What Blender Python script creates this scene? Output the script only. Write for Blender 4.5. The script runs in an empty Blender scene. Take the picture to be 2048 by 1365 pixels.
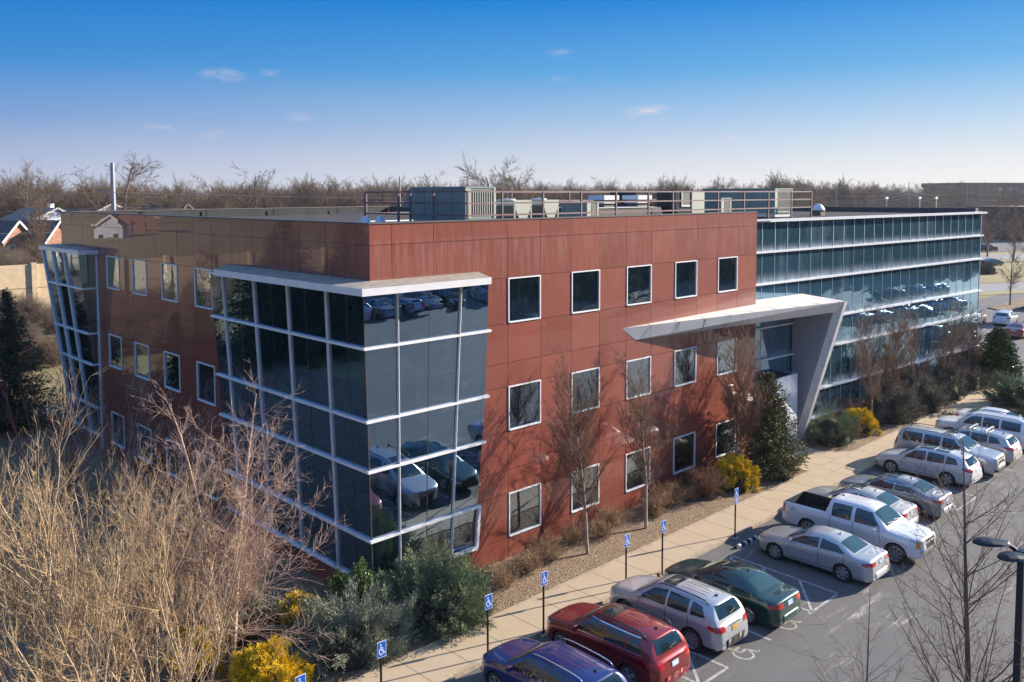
import bpy, math, random
import numpy as np
from mathutils import Vector, Matrix
from mathutils.bvhtree import BVHTree
PI = math.pi
C = bpy.context.scene.collection
sc = bpy.context.scene

# ---------------------------------------------------------------- camera
cam_d = bpy.data.cameras.new('camera'); cam = bpy.data.objects.new('camera', cam_d); C.objects.link(cam)
sc.camera = cam
cam_d.sensor_width = 36.0; cam_d.lens = 36.0*1742.301/2048
cam_d.shift_y = (502.819-682.5)/2048
cam_d.clip_start = 0.3; cam_d.clip_end = 9000
_a = math.radians(43.908); _p = math.radians(3.734); _r = math.radians(-0.169)
_fw = Vector((math.sin(_a), math.cos(_a), 0)); _rt = Vector((math.cos(_a), -math.sin(_a), 0))
_F = _fw*math.cos(_p) - Vector((0, 0, 1))*math.sin(_p); _U = Vector((0, 0, 1))*math.cos(_p) + _fw*math.sin(_p)
_R2 = _rt*math.cos(_r) + _U*math.sin(_r); _U2 = _U*math.cos(_r) - _rt*math.sin(_r)
cam.matrix_world = Matrix(((_R2.x, _U2.x, -_F.x, -16.838), (_R2.y, _U2.y, -_F.y, -24.42), (_R2.z, _U2.z, -_F.z, 14.504), (0, 0, 0, 1)))
sc.render.resolution_x = 1024; sc.render.resolution_y = 682

# ---------------------------------------------------------------- sky and sun
SUN_EL = math.radians(21.0)
SUN_AZ = math.atan2(0.94, -0.34)          # compass angle from +Y towards +X
W = bpy.data.worlds.new('World'); sc.world = W; W.use_nodes = True
nt = W.node_tree; nt.nodes.clear()
def nd(t, ty, **kw):
    n = t.nodes.new(ty)
    for k, v in kw.items(): setattr(n, k, v)
    return n
sky = nd(nt, 'ShaderNodeTexSky', sky_type='NISHITA', sun_disc=False, sun_elevation=SUN_EL, sun_rotation=SUN_AZ,
         altitude=200, air_density=1.15, dust_density=0.6, ozone_density=3.2)
tc = nd(nt, 'ShaderNodeTexCoord'); sep = nd(nt, 'ShaderNodeSeparateXYZ'); nt.links.new(tc.outputs['Generated'], sep.inputs[0])
mp = nd(nt, 'ShaderNodeMapping'); mp.inputs['Scale'].default_value = (1.0, 1.0, 4.5); mp.inputs['Location'].default_value = (0.35, 0.1, 0.0)
nt.links.new(tc.outputs['Generated'], mp.inputs[0])
no = nd(nt, 'ShaderNodeTexNoise'); no.inputs['Scale'].default_value = 9; no.inputs['Detail'].default_value = 7; no.inputs['Roughness'].default_value = 0.55
nt.links.new(mp.outputs[0], no.inputs['Vector'])
ra = nd(nt, 'ShaderNodeValToRGB'); ra.color_ramp.elements[0].position = 0.585; ra.color_ramp.elements[1].position = 0.72
nt.links.new(no.outputs['Fac'], ra.inputs[0])
mp2 = nd(nt, 'ShaderNodeMapping'); mp2.inputs['Scale'].default_value = (1.0, 1.0, 4.5)
nt.links.new(tc.outputs['Generated'], mp2.inputs[0])
no2 = nd(nt, 'ShaderNodeTexNoise'); no2.inputs['Scale'].default_value = 1.6; no2.inputs['Detail'].default_value = 6; no2.inputs['Roughness'].default_value = 0.6
nt.links.new(mp2.outputs[0], no2.inputs['Vector'])
ra2 = nd(nt, 'ShaderNodeValToRGB'); ra2.color_ramp.elements[0].position = 0.42; ra2.color_ramp.elements[1].position = 0.75
ra2.color_ramp.elements[1].color = (0.5, 0.5, 0.5, 1); nt.links.new(no2.outputs['Fac'], ra2.inputs[0])
def mixcol_early(t, fac, a, b):
    m = nd(t, 'ShaderNodeMix', data_type='RGBA')
    for i, x in ((0, fac), (6, a), (7, b)):
        if isinstance(x, (int, float)): m.inputs[i].default_value = x
        else: t.links.new(x, m.inputs[i])
    return m.outputs[2]
def mrange(t, src, a, b, c, d):
    m = nd(t, 'ShaderNodeMapRange'); m.inputs[1].default_value = a; m.inputs[2].default_value = b; m.inputs[3].default_value = c; m.inputs[4].default_value = d
    t.links.new(src, m.inputs[0]); return m.outputs[0]
def math_(t, op, a, b):
    m = nd(t, 'ShaderNodeMath', operation=op)
    for i, x in enumerate((a, b)):
        if isinstance(x, (int, float)): m.inputs[i].default_value = x
        else: t.links.new(x, m.inputs[i])
    return m.outputs[0]
lo = mrange(nt, sep.outputs['Z'], 0.02, 0.06, 0, 1); hi = mrange(nt, sep.outputs['Z'], 0.085, 0.13, 1, 0)
puff = math_(nt, 'MULTIPLY', math_(nt, 'MULTIPLY', lo, hi), ra.outputs[0])
hi2 = mrange(nt, sep.outputs['Z'], 0.02, 0.15, 0.38, 0.0)
veil = math_(nt, 'MULTIPLY', hi2, ra2.outputs[0])
nr0 = nd(nt, 'ShaderNodeVectorMath', operation='NORMALIZE'); nt.links.new(tc.outputs['Generated'], nr0.inputs[0])
no3 = nd(nt, 'ShaderNodeTexNoise'); no3.inputs['Scale'].default_value = 34; no3.inputs['Detail'].default_value = 6; no3.inputs['Roughness'].default_value = 0.6
mp3 = nd(nt, 'ShaderNodeMapping'); mp3.inputs['Scale'].default_value = (1, 1, 2.6); nt.links.new(nr0.outputs[0], mp3.inputs[0]); nt.links.new(mp3.outputs[0], no3.inputs['Vector'])
puffs = None
for (pu, pv_, sx_, am) in ((1300,230,.036,1.0),(1305,280,.018,.6),(455,152,.030,.55),(550,148,.017,.5),(325,255,.022,.45),(610,237,.026,.45),(430,267,.030,.5),(1120,110,.018,.4),(960,275,.02,.35),(1140,292,.026,.4),(1470,275,.024,.4),(735,255,.020,.35),(1125,160,.018,.3),(1780,272,.03,.4)):
    h_ = _a+math.atan((pu-1024)/1742.3); t3 = (389-pv_)/1742.3*math.cos(h_-_a); dv = Vector((math.sin(h_), math.cos(h_), t3)).normalized()
    sb = nd(nt, 'ShaderNodeVectorMath', operation='SUBTRACT'); nt.links.new(nr0.outputs[0], sb.inputs[0]); sb.inputs[1].default_value = dv
    ml = nd(nt, 'ShaderNodeVectorMath', operation='MULTIPLY'); nt.links.new(sb.outputs[0], ml.inputs[0]); ml.inputs[1].default_value = (1, 1, 3.2)
    ln = nd(nt, 'ShaderNodeVectorMath', operation='LENGTH'); nt.links.new(ml.outputs[0], ln.inputs[0])
    e_ = math_(nt, 'MULTIPLY', mrange(nt, ln.outputs['Value'], 0, sx_, 1.0, 0), am)
    puffs = e_ if puffs is None else math_(nt, 'MAXIMUM', puffs, e_)
puffs = math_(nt, 'MULTIPLY', puffs, mrange(nt, no3.outputs['Fac'], 0.40, 0.66, 0, 1.25))
cl = math_(nt, 'MINIMUM', math_(nt, 'MAXIMUM', puffs, veil), 0.85)
mix = nd(nt, 'ShaderNodeMix', data_type='RGBA'); nt.links.new(cl, mix.inputs[0])
# measured colours of this sky low down, higher stops brightened to add blue fill, brighter and whiter towards the sun, laid over the physical sky
nrm = nd(nt, 'ShaderNodeVectorMath', operation='NORMALIZE'); nt.links.new(tc.outputs['Generated'], nrm.inputs[0])
sz = nd(nt, 'ShaderNodeSeparateXYZ'); nt.links.new(nrm.outputs[0], sz.inputs[0])
SK = 1/(0.15*2**1.4)
def skyramp(stops):
    r = nd(nt, 'ShaderNodeValToRGB'); el = r.color_ramp.elements
    while len(el) < len(stops): el.new(0.5)
    for e, (p, c) in zip(el, stops): e.position = p; e.color = (*c, 1)
    nt.links.new(mrange(nt, sz.outputs['Z'], 0, 0.5, 0, 1), r.inputs[0]); return r.outputs[0]
west = skyramp([(0.0,(.52,.56,.68)),(.07,(.38,.46,.66)),(.16,(.17,.33,.64)),(.27,(.035,.25,.63)),(.43,(.0,.18,.60)),(.62,(.06,.26,.72)),(1.0,(.22,.42,.88))])
east = skyramp([(0.0,(.90,.87,.83)),(.07,(.78,.81,.84)),(.16,(.47,.65,.85)),(.27,(.15,.45,.80)),(.43,(.0,.24,.72)),(.62,(.08,.30,.80)),(1.0,(.24,.46,.92))])
dt = nd(nt, 'ShaderNodeVectorMath', operation='DOT_PRODUCT'); nt.links.new(nrm.outputs[0], dt.inputs[0]); dt.inputs[1].default_value = (.94, -.34, 0)
grad = mixcol_early(nt, mrange(nt, dt.outputs['Value'], -0.15, 0.85, 0, 1), west, east)
sc_ = nd(nt, 'ShaderNodeVectorMath', operation='SCALE'); nt.links.new(grad, sc_.inputs[0]); sc_.inputs['Scale'].default_value = SK
base = mixcol_early(nt, 0.985, sky.outputs[0], sc_.outputs[0])
nt.links.new(base, mix.inputs[6]); mix.inputs[7].default_value = (0.74*SK, 0.69*SK, 0.76*SK, 1)
bg = nd(nt, 'ShaderNodeBackground'); bg.inputs['Strength'].default_value = 0.15
nt.links.new(mix.outputs[2], bg.inputs['Color'])
wo = nd(nt, 'ShaderNodeOutputWorld'); nt.links.new(bg.outputs[0], wo.inputs[0])
sl = bpy.data.lights.new('sun', 'SUN'); sl.energy = 4.3; sl.angle = math.radians(0.5); sl.color = (1.0, 0.88, 0.74)
so = bpy.data.objects.new('sun', sl); C.objects.link(so)
sd = Vector((0.94*math.cos(SUN_EL), -0.34*math.cos(SUN_EL), math.sin(SUN_EL))).normalized()
so.rotation_euler = sd.to_track_quat('Z', 'Y').to_euler(); so.location = (60, -40, 60)
sc.view_settings.view_transform = 'Standard'; sc.view_settings.look = 'None'; sc.view_settings.gamma = 1
sc.view_settings.exposure = 1.4
try:
    sc.cycles.max_bounces = 6; sc.cycles.diffuse_bounces = 2; sc.cycles.glossy_bounces = 3; sc.cycles.transparent_max_bounces = 6
    sc.cycles.sample_clamp_indirect = 6; sc.cycles.use_denoising = True; sc.cycles.caustics_reflective = False
except Exception: pass

# ---------------------------------------------------------------- helpers
class MB:
    """collects geometry for ONE mesh"""
    def __init__(s): s.v = []; s.f = []; s.m = []
    def add(s, vs, fs, mi=0):
        b = len(s.v); s.v.extend([tuple(x) for x in vs]); s.f.extend([tuple(i+b for i in f) for f in fs]); s.m.extend([mi]*len(fs))
    def quad(s, a, b, c, d, mi=0): s.add([a, b, c, d], [(0, 1, 2, 3)], mi)
    def box(s, x0, x1, y0, y1, z0, z1, mi=0):
        s.add([(x0,y0,z0),(x1,y0,z0),(x1,y1,z0),(x0,y1,z0),(x0,y0,z1),(x1,y0,z1),(x1,y1,z1),(x0,y1,z1)],
              [(0,3,2,1),(4,5,6,7),(0,1,5,4),(1,2,6,5),(2,3,7,6),(3,0,4,7)], mi)
    def hexa(s, p, mi=0):
        """8 points: bottom loop then top loop"""
        s.add(p, [(0,3,2,1),(4,5,6,7),(0,1,5,4),(1,2,6,5),(2,3,7,6),(3,0,4,7)], mi)
    def bar(s, a, b, w, h=None, up=(0,0,1), mi=0):
        a = Vector(a); b = Vector(b); h = h or w; d = (b-a).normalized(); u = Vector(up)
        if abs(d.dot(u)) > 0.98: u = Vector((1,0,0))
        sx = d.cross(u).normalized()*w/2; uy = sx.cross(d).normalized()*h/2
        s.hexa([a-sx-uy, a+sx-uy, b+sx-uy, b-sx-uy, a-sx+uy, a+sx+uy, b+sx+uy, b-sx+uy], mi)
    def tube(s, pts, r, n=8, mi=0, cap=True):
        pts = [Vector(p) for p in pts]; rs = r if isinstance(r, (list, tuple)) else [r]*len(pts)
        vs = []; fs = []
        for i, p in enumerate(pts):
            d = (pts[min(i+1, len(pts)-1)]-pts[max(i-1, 0)]).normalized()
            u = Vector((0,0,1)) if abs(d.z) < 0.95 else Vector((1,0,0))
            x = d.cross(u).normalized(); y = x.cross(d)
            for k in range(n):
                a = 2*PI*k/n; vs.append(p + (x*math.cos(a)+y*math.sin(a))*rs[i])
        for i in range(len(pts)-1):
            for k in range(n): fs.append((i*n+k, i*n+(k+1)%n, (i+1)*n+(k+1)%n, (i+1)*n+k))
        if cap: fs.append(tuple(range(n-1, -1, -1))); fs.append(tuple((len(pts)-1)*n+k for k in range(n)))
        s.add(vs, fs, mi)
    def cyl(s, x, y, z0, z1, r, n=12, mi=0, r1=None): s.tube([(x,y,z0),(x,y,z1)], [r, r if r1 is None else r1], n, mi)
    def prism(s, poly, z0, z1, mi=0):
        n = len(poly); s.add([(x,y,z0) for x,y in poly]+[(x,y,z1) for x,y in poly],
            [tuple(range(n-1,-1,-1)), tuple(range(n,2*n))]+[(i,(i+1)%n,n+(i+1)%n,n+i) for i in range(n)], mi)
    def build(s, name, mats, parent=None, smooth=False):
        return mkmesh(name, s.v, s.f, mats, parent, s.m, smooth)
def mkmesh(name, v, f, mats, parent=None, mi=None, smooth=False):
    me = bpy.data.meshes.new(name)
    if isinstance(v, np.ndarray) and isinstance(f, np.ndarray):
        nv, nf, k = len(v), len(f), f.shape[1]
        me.vertices.add(nv); me.vertices.foreach_set('co', v.astype(np.float32).ravel())
        me.loops.add(nf*k); me.loops.foreach_set('vertex_index', f.astype(np.int32).ravel())
        me.polygons.add(nf); me.polygons.foreach_set('loop_start', np.arange(nf, dtype=np.int32)*k)
        try: me.polygons.foreach_set('loop_total', np.full(nf, k, dtype=np.int32))
        except Exception: pass
        me.update(calc_edges=True)
    else:
        me.from_pydata([tuple(p) for p in v], [], f); me.update()
    if not isinstance(mats, (list, tuple)): mats = [mats]
    for m in mats: me.materials.append(m)
    if mi is not None and len(mats) > 1: me.polygons.foreach_set('material_index', np.array(mi, dtype=np.int32))
    if smooth: me.polygons.foreach_set('use_smooth', np.ones(len(me.polygons), dtype=bool))
    o = bpy.data.objects.new(name, me); C.objects.link(o)
    if parent is not None: o.parent = parent
    return o
def tag(o, label=None, cat=None, group=None, kind=None):
    if label: o['label'] = label
    if cat: o['category'] = cat
    if group: o['group'] = group
    if kind: o['kind'] = kind
    return o
def empty(name, loc=(0,0,0), rz=0, label=None, cat=None, group=None):
    o = bpy.data.objects.new(name, None); C.objects.link(o); o.location = loc; o.rotation_euler = (0,0,rz); o.empty_display_size = 0.3
    return tag(o, label, cat, group)
def dup(root, loc, rz=0.0, label=None, group=None, scale=None, cat=None):
    r = root.copy(); C.objects.link(r); r.location = loc; r.rotation_euler = (0,0,rz)
    if scale is not None: r.scale = (scale,)*3 if isinstance(scale, (int,float)) else scale
    if label: r['label'] = label
    if group: r['group'] = group
    if cat: r['category'] = cat
    for ch in list(root.children):
        c = ch.copy(); C.objects.link(c); c.parent = r
        for g_ in list(ch.children):
            d = g_.copy(); C.objects.link(d); d.parent = c
    return r

# ---------------------------------------------------------------- materials
def mat(name, col, rough=0.6, metal=0.0, spec=0.5, var=0.0, vscale=3.0, col2=None, bump=0.0, bscale=20.0, coat=0.0, coatr=0.03, coord='Object', stretch=(1,1,1), detail=5):
    m = bpy.data.materials.new(name); m.use_nodes = True; t = m.node_tree; b = t.nodes['Principled BSDF']
    b.inputs['Base Color'].default_value = (*col, 1); b.inputs['Roughness'].default_value = rough; b.inputs['Metallic'].default_value = metal
    b.inputs['Specular IOR Level'].default_value = spec
    if coat: b.inputs['Coat Weight'].default_value = coat; b.inputs['Coat Roughness'].default_value = coatr
    if var or col2 or bump:
        tc = nd(t, 'ShaderNodeTexCoord'); mp = nd(t, 'ShaderNodeMapping'); mp.inputs['Scale'].default_value = stretch
        t.links.new(tc.outputs[coord], mp.inputs[0])
    if var or col2:
        n = nd(t, 'ShaderNodeTexNoise'); n.inputs['Scale'].default_value = vscale; n.inputs['Detail'].default_value = detail; n.inputs['Roughness'].default_value = 0.6
        t.links.new(mp.outputs[0], n.inputs['Vector'])
        c2 = col2 or tuple(c*(1-var) for c in col); c1 = col if col2 else tuple(min(1, c*(1+var)) for c in col)
        r = nd(t, 'ShaderNodeValToRGB'); r.color_ramp.elements[0].position = 0.35; r.color_ramp.elements[1].position = 0.65
        r.color_ramp.elements[0].color = (*c1, 1); r.color_ramp.elements[1].color = (*c2, 1)
        t.links.new(n.outputs['Fac'], r.inputs[0]); t.links.new(r.outputs[0], b.inputs['Base Color'])
    if bump:
        n2 = nd(t, 'ShaderNodeTexNoise'); n2.inputs['Scale'].default_value = bscale; n2.inputs['Detail'].default_value = 4
        t.links.new(mp.outputs[0], n2.inputs['Vector'])
        bm = nd(t, 'ShaderNodeBump'); bm.inputs['Strength'].default_value = bump; bm.inputs['Distance'].default_value = 0.05
        t.links.new(n2.outputs['Fac'], bm.inputs['Height']); t.links.new(bm.outputs[0], b.inputs['Normal'])
    return m
def mixcol(t, fac, a, b):
    m = nd(t, 'ShaderNodeMix', data_type='RGBA')
    for i, x in ((0, fac), (6, a), (7, b)):
        if isinstance(x, tuple): m.inputs[i].default_value = (*x, 1)
        elif isinstance(x, (int, float)): m.inputs[i].default_value = x
        else: t.links.new(x, m.inputs[i])
    return m.outputs[2]
def noise(t, vec, scale, detail=5, rough=0.55, lo=0.4, hi=0.6):
    n = nd(t, 'ShaderNodeTexNoise'); n.inputs['Scale'].default_value = scale; n.inputs['Detail'].default_value = detail; n.inputs['Roughness'].default_value = rough
    t.links.new(vec, n.inputs['Vector']); return mrange(t, n.outputs['Fac'], lo, hi, 0, 1)
def scaled(t, vec, s, loc=(0,0,0)):
    mp = nd(t, 'ShaderNodeMapping'); mp.inputs['Scale'].default_value = s; mp.inputs['Location'].default_value = loc; t.links.new(vec, mp.inputs[0]); return mp.outputs[0]

def glass_mat(name, tint, base, f0=0.3, wav=0.02, wscale=0.8, power=3.0, pale_mask=None):
    """coated office glass: dark behind, mirror in front, panes slightly wavy"""
    m = bpy.data.materials.new(name); m.use_nodes = True; t = m.node_tree; t.nodes.clear()
    out = nd(t, 'ShaderNodeOutputMaterial'); g = nd(t, 'ShaderNodeBsdfGlossy'); g.inputs['Color'].default_value = (*tint, 1); g.inputs['Roughness'].default_value = 0.004
    d = nd(t, 'ShaderNodeBsdfDiffuse'); d.inputs['Color'].default_value = (*base, 1)
    tc = nd(t, 'ShaderNodeTexCoord'); n = nd(t, 'ShaderNodeTexNoise'); n.inputs['Scale'].default_value = wscale; n.inputs['Detail'].default_value = 1.5
    t.links.new(scaled(t, tc.outputs['Object'], (1, 1, 2.2)), n.inputs['Vector'])
    bm = nd(t, 'ShaderNodeBump'); bm.inputs['Strength'].default_value = 1.0; bm.inputs['Distance'].default_value = wav
    t.links.new(n.outputs['Fac'], bm.inputs['Height']); t.links.new(bm.outputs[0], g.inputs['Normal'])
    lw = nd(t, 'ShaderNodeLayerWeight'); lw.inputs['Blend'].default_value = 0.5
    pw = math_(t, 'POWER', lw.outputs['Facing'], power); fac = mrange(t, pw, 0, 1, f0, 1.0)
    mx = nd(t, 'ShaderNodeMixShader'); t.links.new(fac, mx.inputs[0]); t.links.new(d.outputs[0], mx.inputs[1]); t.links.new(g.outputs[0], mx.inputs[2])
    last = mx.outputs[0]
    if pale_mask:
        fac2 = pale_mask(t, tc); dd = nd(t, 'ShaderNodeBsdfDiffuse'); dd.inputs['Color'].default_value = (0.62, 0.70, 0.78, 1)
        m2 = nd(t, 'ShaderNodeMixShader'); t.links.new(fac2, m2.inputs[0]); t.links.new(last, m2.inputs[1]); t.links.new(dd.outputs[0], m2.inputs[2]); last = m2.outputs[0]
    t.links.new(last, out.inputs[0]); return m

M = {}
def stone():
    m = bpy.data.materials.new('red_granite'); m.use_nodes = True; t = m.node_tree; b = t.nodes['Principled BSDF']
    tc = nd(t, 'ShaderNodeTexCoord'); o = tc.outputs['Object']
    sp = noise(t, o, 55, 3, 0.7, 0.3, 0.7)
    big = noise(t, o, 0.7, 4, 0.6, 0.35, 0.7)
    c = mixcol(t, sp, (0.175, 0.040, 0.024), (0.285, 0.080, 0.052))
    c = mixcol(t, math_(t, 'MULTIPLY', big, 0.25), c, (0.30, 0.085, 0.065))
    # every slab of granite came out of the quarry a little different
    gi_ = nd(t, 'ShaderNodeNewGeometry'); hs = nd(t, 'ShaderNodeHueSaturation'); t.links.new(c, hs.inputs['Color'])
    t.links.new(mrange(t, gi_.outputs['Random Per Island'], 0, 1, 0.86, 1.12), hs.inputs['Value']); c = hs.outputs[0]
    md_ = noise(t, o, 7, 5, 0.75, 0.35, 0.65); c = mixcol(t, math_(t, 'MULTIPLY', md_, 0.22), c, (0.13, 0.035, 0.028))
    # pale rain streaks washing down from the parapet joint: they stay where the water ran
    st = noise(t, scaled(t, o, (3.6, 3.6, 0.45)), 1.0, 7, 0.72, 0.44, 0.70)
    sx = nd(t, 'ShaderNodeSeparateXYZ'); t.links.new(o, sx.inputs[0])
    band = math_(t, 'MULTIPLY', mrange(t, sx.outputs['Z'], 9.9, 13.1, 0.1, 0.9), mrange(t, sx.outputs['Z'], 12.9, 13.0, 1, 0.25))
    fl = math_(t, 'MULTIPLY', st, math_(t, 'ADD', band, 0.05))
    c = mixcol(t, math_(t, 'MULTIPLY', fl, 0.50), c, (0.40, 0.23, 0.21))
    t.links.new(c, b.inputs['Base Color']); b.inputs['Roughness'].default_value = 0.42; b.inputs['Specular IOR Level'].default_value = 0.25
    b.inputs['Coat Weight'].default_value = 1.0; b.inputs['Coat Roughness'].default_value = 0.012; b.inputs['Coat IOR'].default_value = 1.42
    return m
M['stone'] = stone()
M['joint'] = mat('panel_joint', (0.46, 0.27, 0.24), 0.8)
M['white_metal'] = mat('painted_white_aluminium', (0.74, 0.74, 0.74), 0.35, 0.1, var=0.05, vscale=2)
M['frame_metal'] = mat('silver_window_frame', (0.80, 0.80, 0.80), 0.4, 0.05, var=0.06, vscale=3)
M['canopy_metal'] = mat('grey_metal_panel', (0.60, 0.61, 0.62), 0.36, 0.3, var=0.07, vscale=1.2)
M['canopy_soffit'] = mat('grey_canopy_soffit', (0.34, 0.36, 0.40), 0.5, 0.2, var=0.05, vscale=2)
M['canopy_top'] = mat('pale_canopy_membrane', (0.72, 0.68, 0.62), 0.7, var=0.12, vscale=1.0, stretch=(0.4, 2.5, 1))
M['bay_roof'] = mat('grey_brown_bay_roof', (0.30, 0.26, 0.21), 0.85, var=0.2, vscale=3)
M['membrane'] = mat('roof_membrane', (0.075, 0.072, 0.068), 0.95, spec=0.08, var=0.18, vscale=0.8, bump=0.3, bscale=15)
M['parapet_in'] = mat('parapet_flashing', (0.050, 0.054, 0.056), 0.8, spec=0.1, var=0.15, vscale=0.9)
M['coping'] = mat('dark_coping', (0.10, 0.085, 0.08), 0.5, 0.3)
def streak(t, tc):  # pale tone strongest just above each ledge, plus broad soft patches
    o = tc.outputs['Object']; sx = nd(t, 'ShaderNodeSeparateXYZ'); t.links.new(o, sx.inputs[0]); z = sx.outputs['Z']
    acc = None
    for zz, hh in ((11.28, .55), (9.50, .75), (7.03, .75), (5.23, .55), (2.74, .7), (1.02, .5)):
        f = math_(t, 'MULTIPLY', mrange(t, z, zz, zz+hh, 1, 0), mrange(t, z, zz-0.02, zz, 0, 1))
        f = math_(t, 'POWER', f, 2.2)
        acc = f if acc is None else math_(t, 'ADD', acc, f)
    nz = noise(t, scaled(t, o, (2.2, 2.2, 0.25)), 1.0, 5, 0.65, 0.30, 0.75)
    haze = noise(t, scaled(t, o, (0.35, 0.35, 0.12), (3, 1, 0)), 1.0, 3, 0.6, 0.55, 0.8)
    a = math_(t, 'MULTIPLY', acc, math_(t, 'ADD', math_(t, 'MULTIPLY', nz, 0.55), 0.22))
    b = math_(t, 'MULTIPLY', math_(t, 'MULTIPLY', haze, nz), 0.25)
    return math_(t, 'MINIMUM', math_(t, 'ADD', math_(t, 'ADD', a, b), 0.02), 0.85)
def wdirt(t, tc):
    o = tc.outputs['Object']; nz = noise(t, scaled(t, o, (3, 3, 1.2)), 1.0, 5, 0.6, 0.5, 0.85)
    return math_(t, 'MULTIPLY', nz, 0.035)
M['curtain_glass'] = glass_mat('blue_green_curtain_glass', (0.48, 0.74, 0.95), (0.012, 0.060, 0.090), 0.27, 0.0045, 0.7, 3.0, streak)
M['bay_glass'] = glass_mat('dark_bay_glass', (0.54, 0.74, 1.0), (0.002, 0.010, 0.013), 0.42, 0.0040, 0.8, 2.6, wdirt)
M['window_glass'] = glass_mat('dark_window_glass', (0.66, 0.78, 0.92), (0.003, 0.010, 0.016), 0.30, 0.0045, 0.9, 2.4, wdirt)
M['spandrel'] = mat('dark_opening', (0.01, 0.012, 0.015), 0.6)
M['concrete_white'] = mat('white_metal_cladding', (0.70, 0.72, 0.75), 0.22, 0.1, var=0.04, vscale=1)
M['hvac'] = mat('sage_green_sheet_metal', (0.20, 0.25, 0.24), 0.5, 0.1, var=0.08, vscale=1.5)
M['hvac_dark'] = mat('dark_coil', (0.11, 0.11, 0.085), 0.6)
M['hvac_cream'] = mat('cream_sheet_metal', (0.42, 0.43, 0.37), 0.5, 0.05, var=0.06, vscale=2)
M['galv'] = mat('galvanised_steel', (0.66, 0.67, 0.69), 0.4, 0.25)
M['white_box'] = mat('white_vent_hood', (0.72, 0.72, 0.74), 0.5)
M['steel_rail'] = mat('rusty_primer_steel', (0.17, 0.15, 0.16), 0.6, 0.1, col2=(0.17, 0.08, 0.065), vscale=1.1)
M['black_post'] = mat('black_painted_steel', (0.015, 0.013, 0.012), 0.45)
M['dark_bronze'] = mat('dark_bronze_steel', (0.022, 0.026, 0.035), 0.35, 0.3)
M['sign_blue'] = mat('sign_blue', (0.012, 0.10, 0.48), 0.4)
M['sign_white'] = mat('sign_white', (0.8, 0.8, 0.8), 0.4)
M['sign_back'] = mat('sign_aluminium', (0.5, 0.5, 0.5), 0.4, 0.5)
# ================================================================ BUILDING
WF, P0F, NF = 1.834, 0.928, 13
WL, P0L = 1.841, 0.855
XE = P0F + NF*WF            # red front ends (24.77)
YE = P0L + 17*WL + 0.13     # left wall ends (32.28)
TOP = 13.54
ZT = [2.733+4.27*k for k in (0, 1, 2)]; HW = 1.793
JZ = [0.0, ZT[0]-HW, ZT[0], 3.66, 5.21, 7.003, 7.93, 9.48, 11.273, 12.80, TOP]
bld = empty('office_building', (0,0,0), 0, 'three storey office building in polished red panels with blue glass wing and slanting corner bays', 'office building')
rng = random.Random(5)
# ---- cladding panels: one thin slab per panel with open joints
def panels(name, axis, xs, x_end, holes, rows, mats, seed):
    mb = MB(); g = 0.009; rr = random.Random(seed)
    for i in range(len(xs)-1):
        for j in range(len(rows)-1):
            a, b = xs[i], xs[i+1]; z0, z1 = rows[j], rows[j+1]
            if (i, j) in holes: continue
            for (aa, bb, zz0, zz1) in holes_cut(a, b, z0, z1):
                t0, t1, t2 = (rr.uniform(-.0025, .0025) for _ in range(3))
                A, B, Z0, Z1 = aa+g*(aa == a), bb-g*(bb == b), zz0+g*(zz0 == z0)*(j > 0), zz1-g*(zz1 == z1)
                if axis == 'x':   # front wall, outer face y=0
                    f = [(A, t0, Z0), (B, t1, Z0), (B, t1+t2, Z1), (A, t0+t2, Z1)]
                    bk = [(p[0], 0.05, p[2]) for p in f]
                    mb.add(f+bk, [(0,1,2,3),(0,4,5,1),(1,5,6,2),(2,6,7,3),(3,7,4,0)])
                else:             # left wall, outer face x=0
                    f = [(t0, A, Z0), (t1, B, Z0), (t1+t2, B, Z1), (t0+t2, A, Z1)]
                    bk = [(0.05, p[1], p[2]) for p in f]
                    mb.add(f+bk, [(3,2,1,0),(1,5,4,0),(2,6,5,1),(3,7,6,2),(0,4,7,3)])
    return mb.build(name, mats, bld)
def holes_cut(a, b, z0, z1): return [(a, b, z0, z1)]
fx_ = [0.0]+[P0F+k*WF for k in range(NF+1)]
ly_ = [0.0]+[P0L+k*WL for k in range(18)]; ly_[-1] = YE
hf = set(); hl = set()
WROW = {1: 8, 4: 5, 7: 2}   # row index in JZ -> unused map
wrows = [1, 4, 7]           # JZ index of each window row bottom
for r in wrows:
    for k in (3, 5, 7, 9, 11): hf.add((k+1, r))
    for k in (12, 10, 8, 6): hl.add((k+1, r))
# bay openings: front columns 0..3 (x<4.6) and left columns 0..6 (y<10.5) up to 11.27
for j in range(1, 8):
    for i in range(0, 3): hf.add((i, j))
    for i in range(0, 6): hl.add((i, j))
JF = sorted(set(JZ))
panels('front_wall', 'x', fx_, XE, hf, JZ, [M['stone']], 1)
panels('left_wall', 'y', ly_, YE, hl, JZ, [M['stone']], 2)
mb = MB()      # backing behind the joints
mb.box(4.2, XE-0.01, 0.046, 0.09, 0, TOP-0.02)
mb.box(0.046, 0.09, 9.2, YE-0.01, 0, TOP-0.02)
mb.box(0.046, 4.2, 0.046, 0.09, 11.2, TOP-0.02); mb.box(0.046, 0.09, 0.09, 9.2, 11.2, TOP-0.02)
mb.build('wall_backing', M['joint'], bld)
mb = MB()      # red return walls and back
mb.box(XE, XE+0.05, 0.0, 1.2, 0, TOP-0.01); mb.build('return_wall', M['stone'], bld)
mb = MB(); mb.box(0.1, 26.0, YE-0.3, YE, 0, 12.9); mb.build('back_wall', M['stone'], bld)
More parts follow.
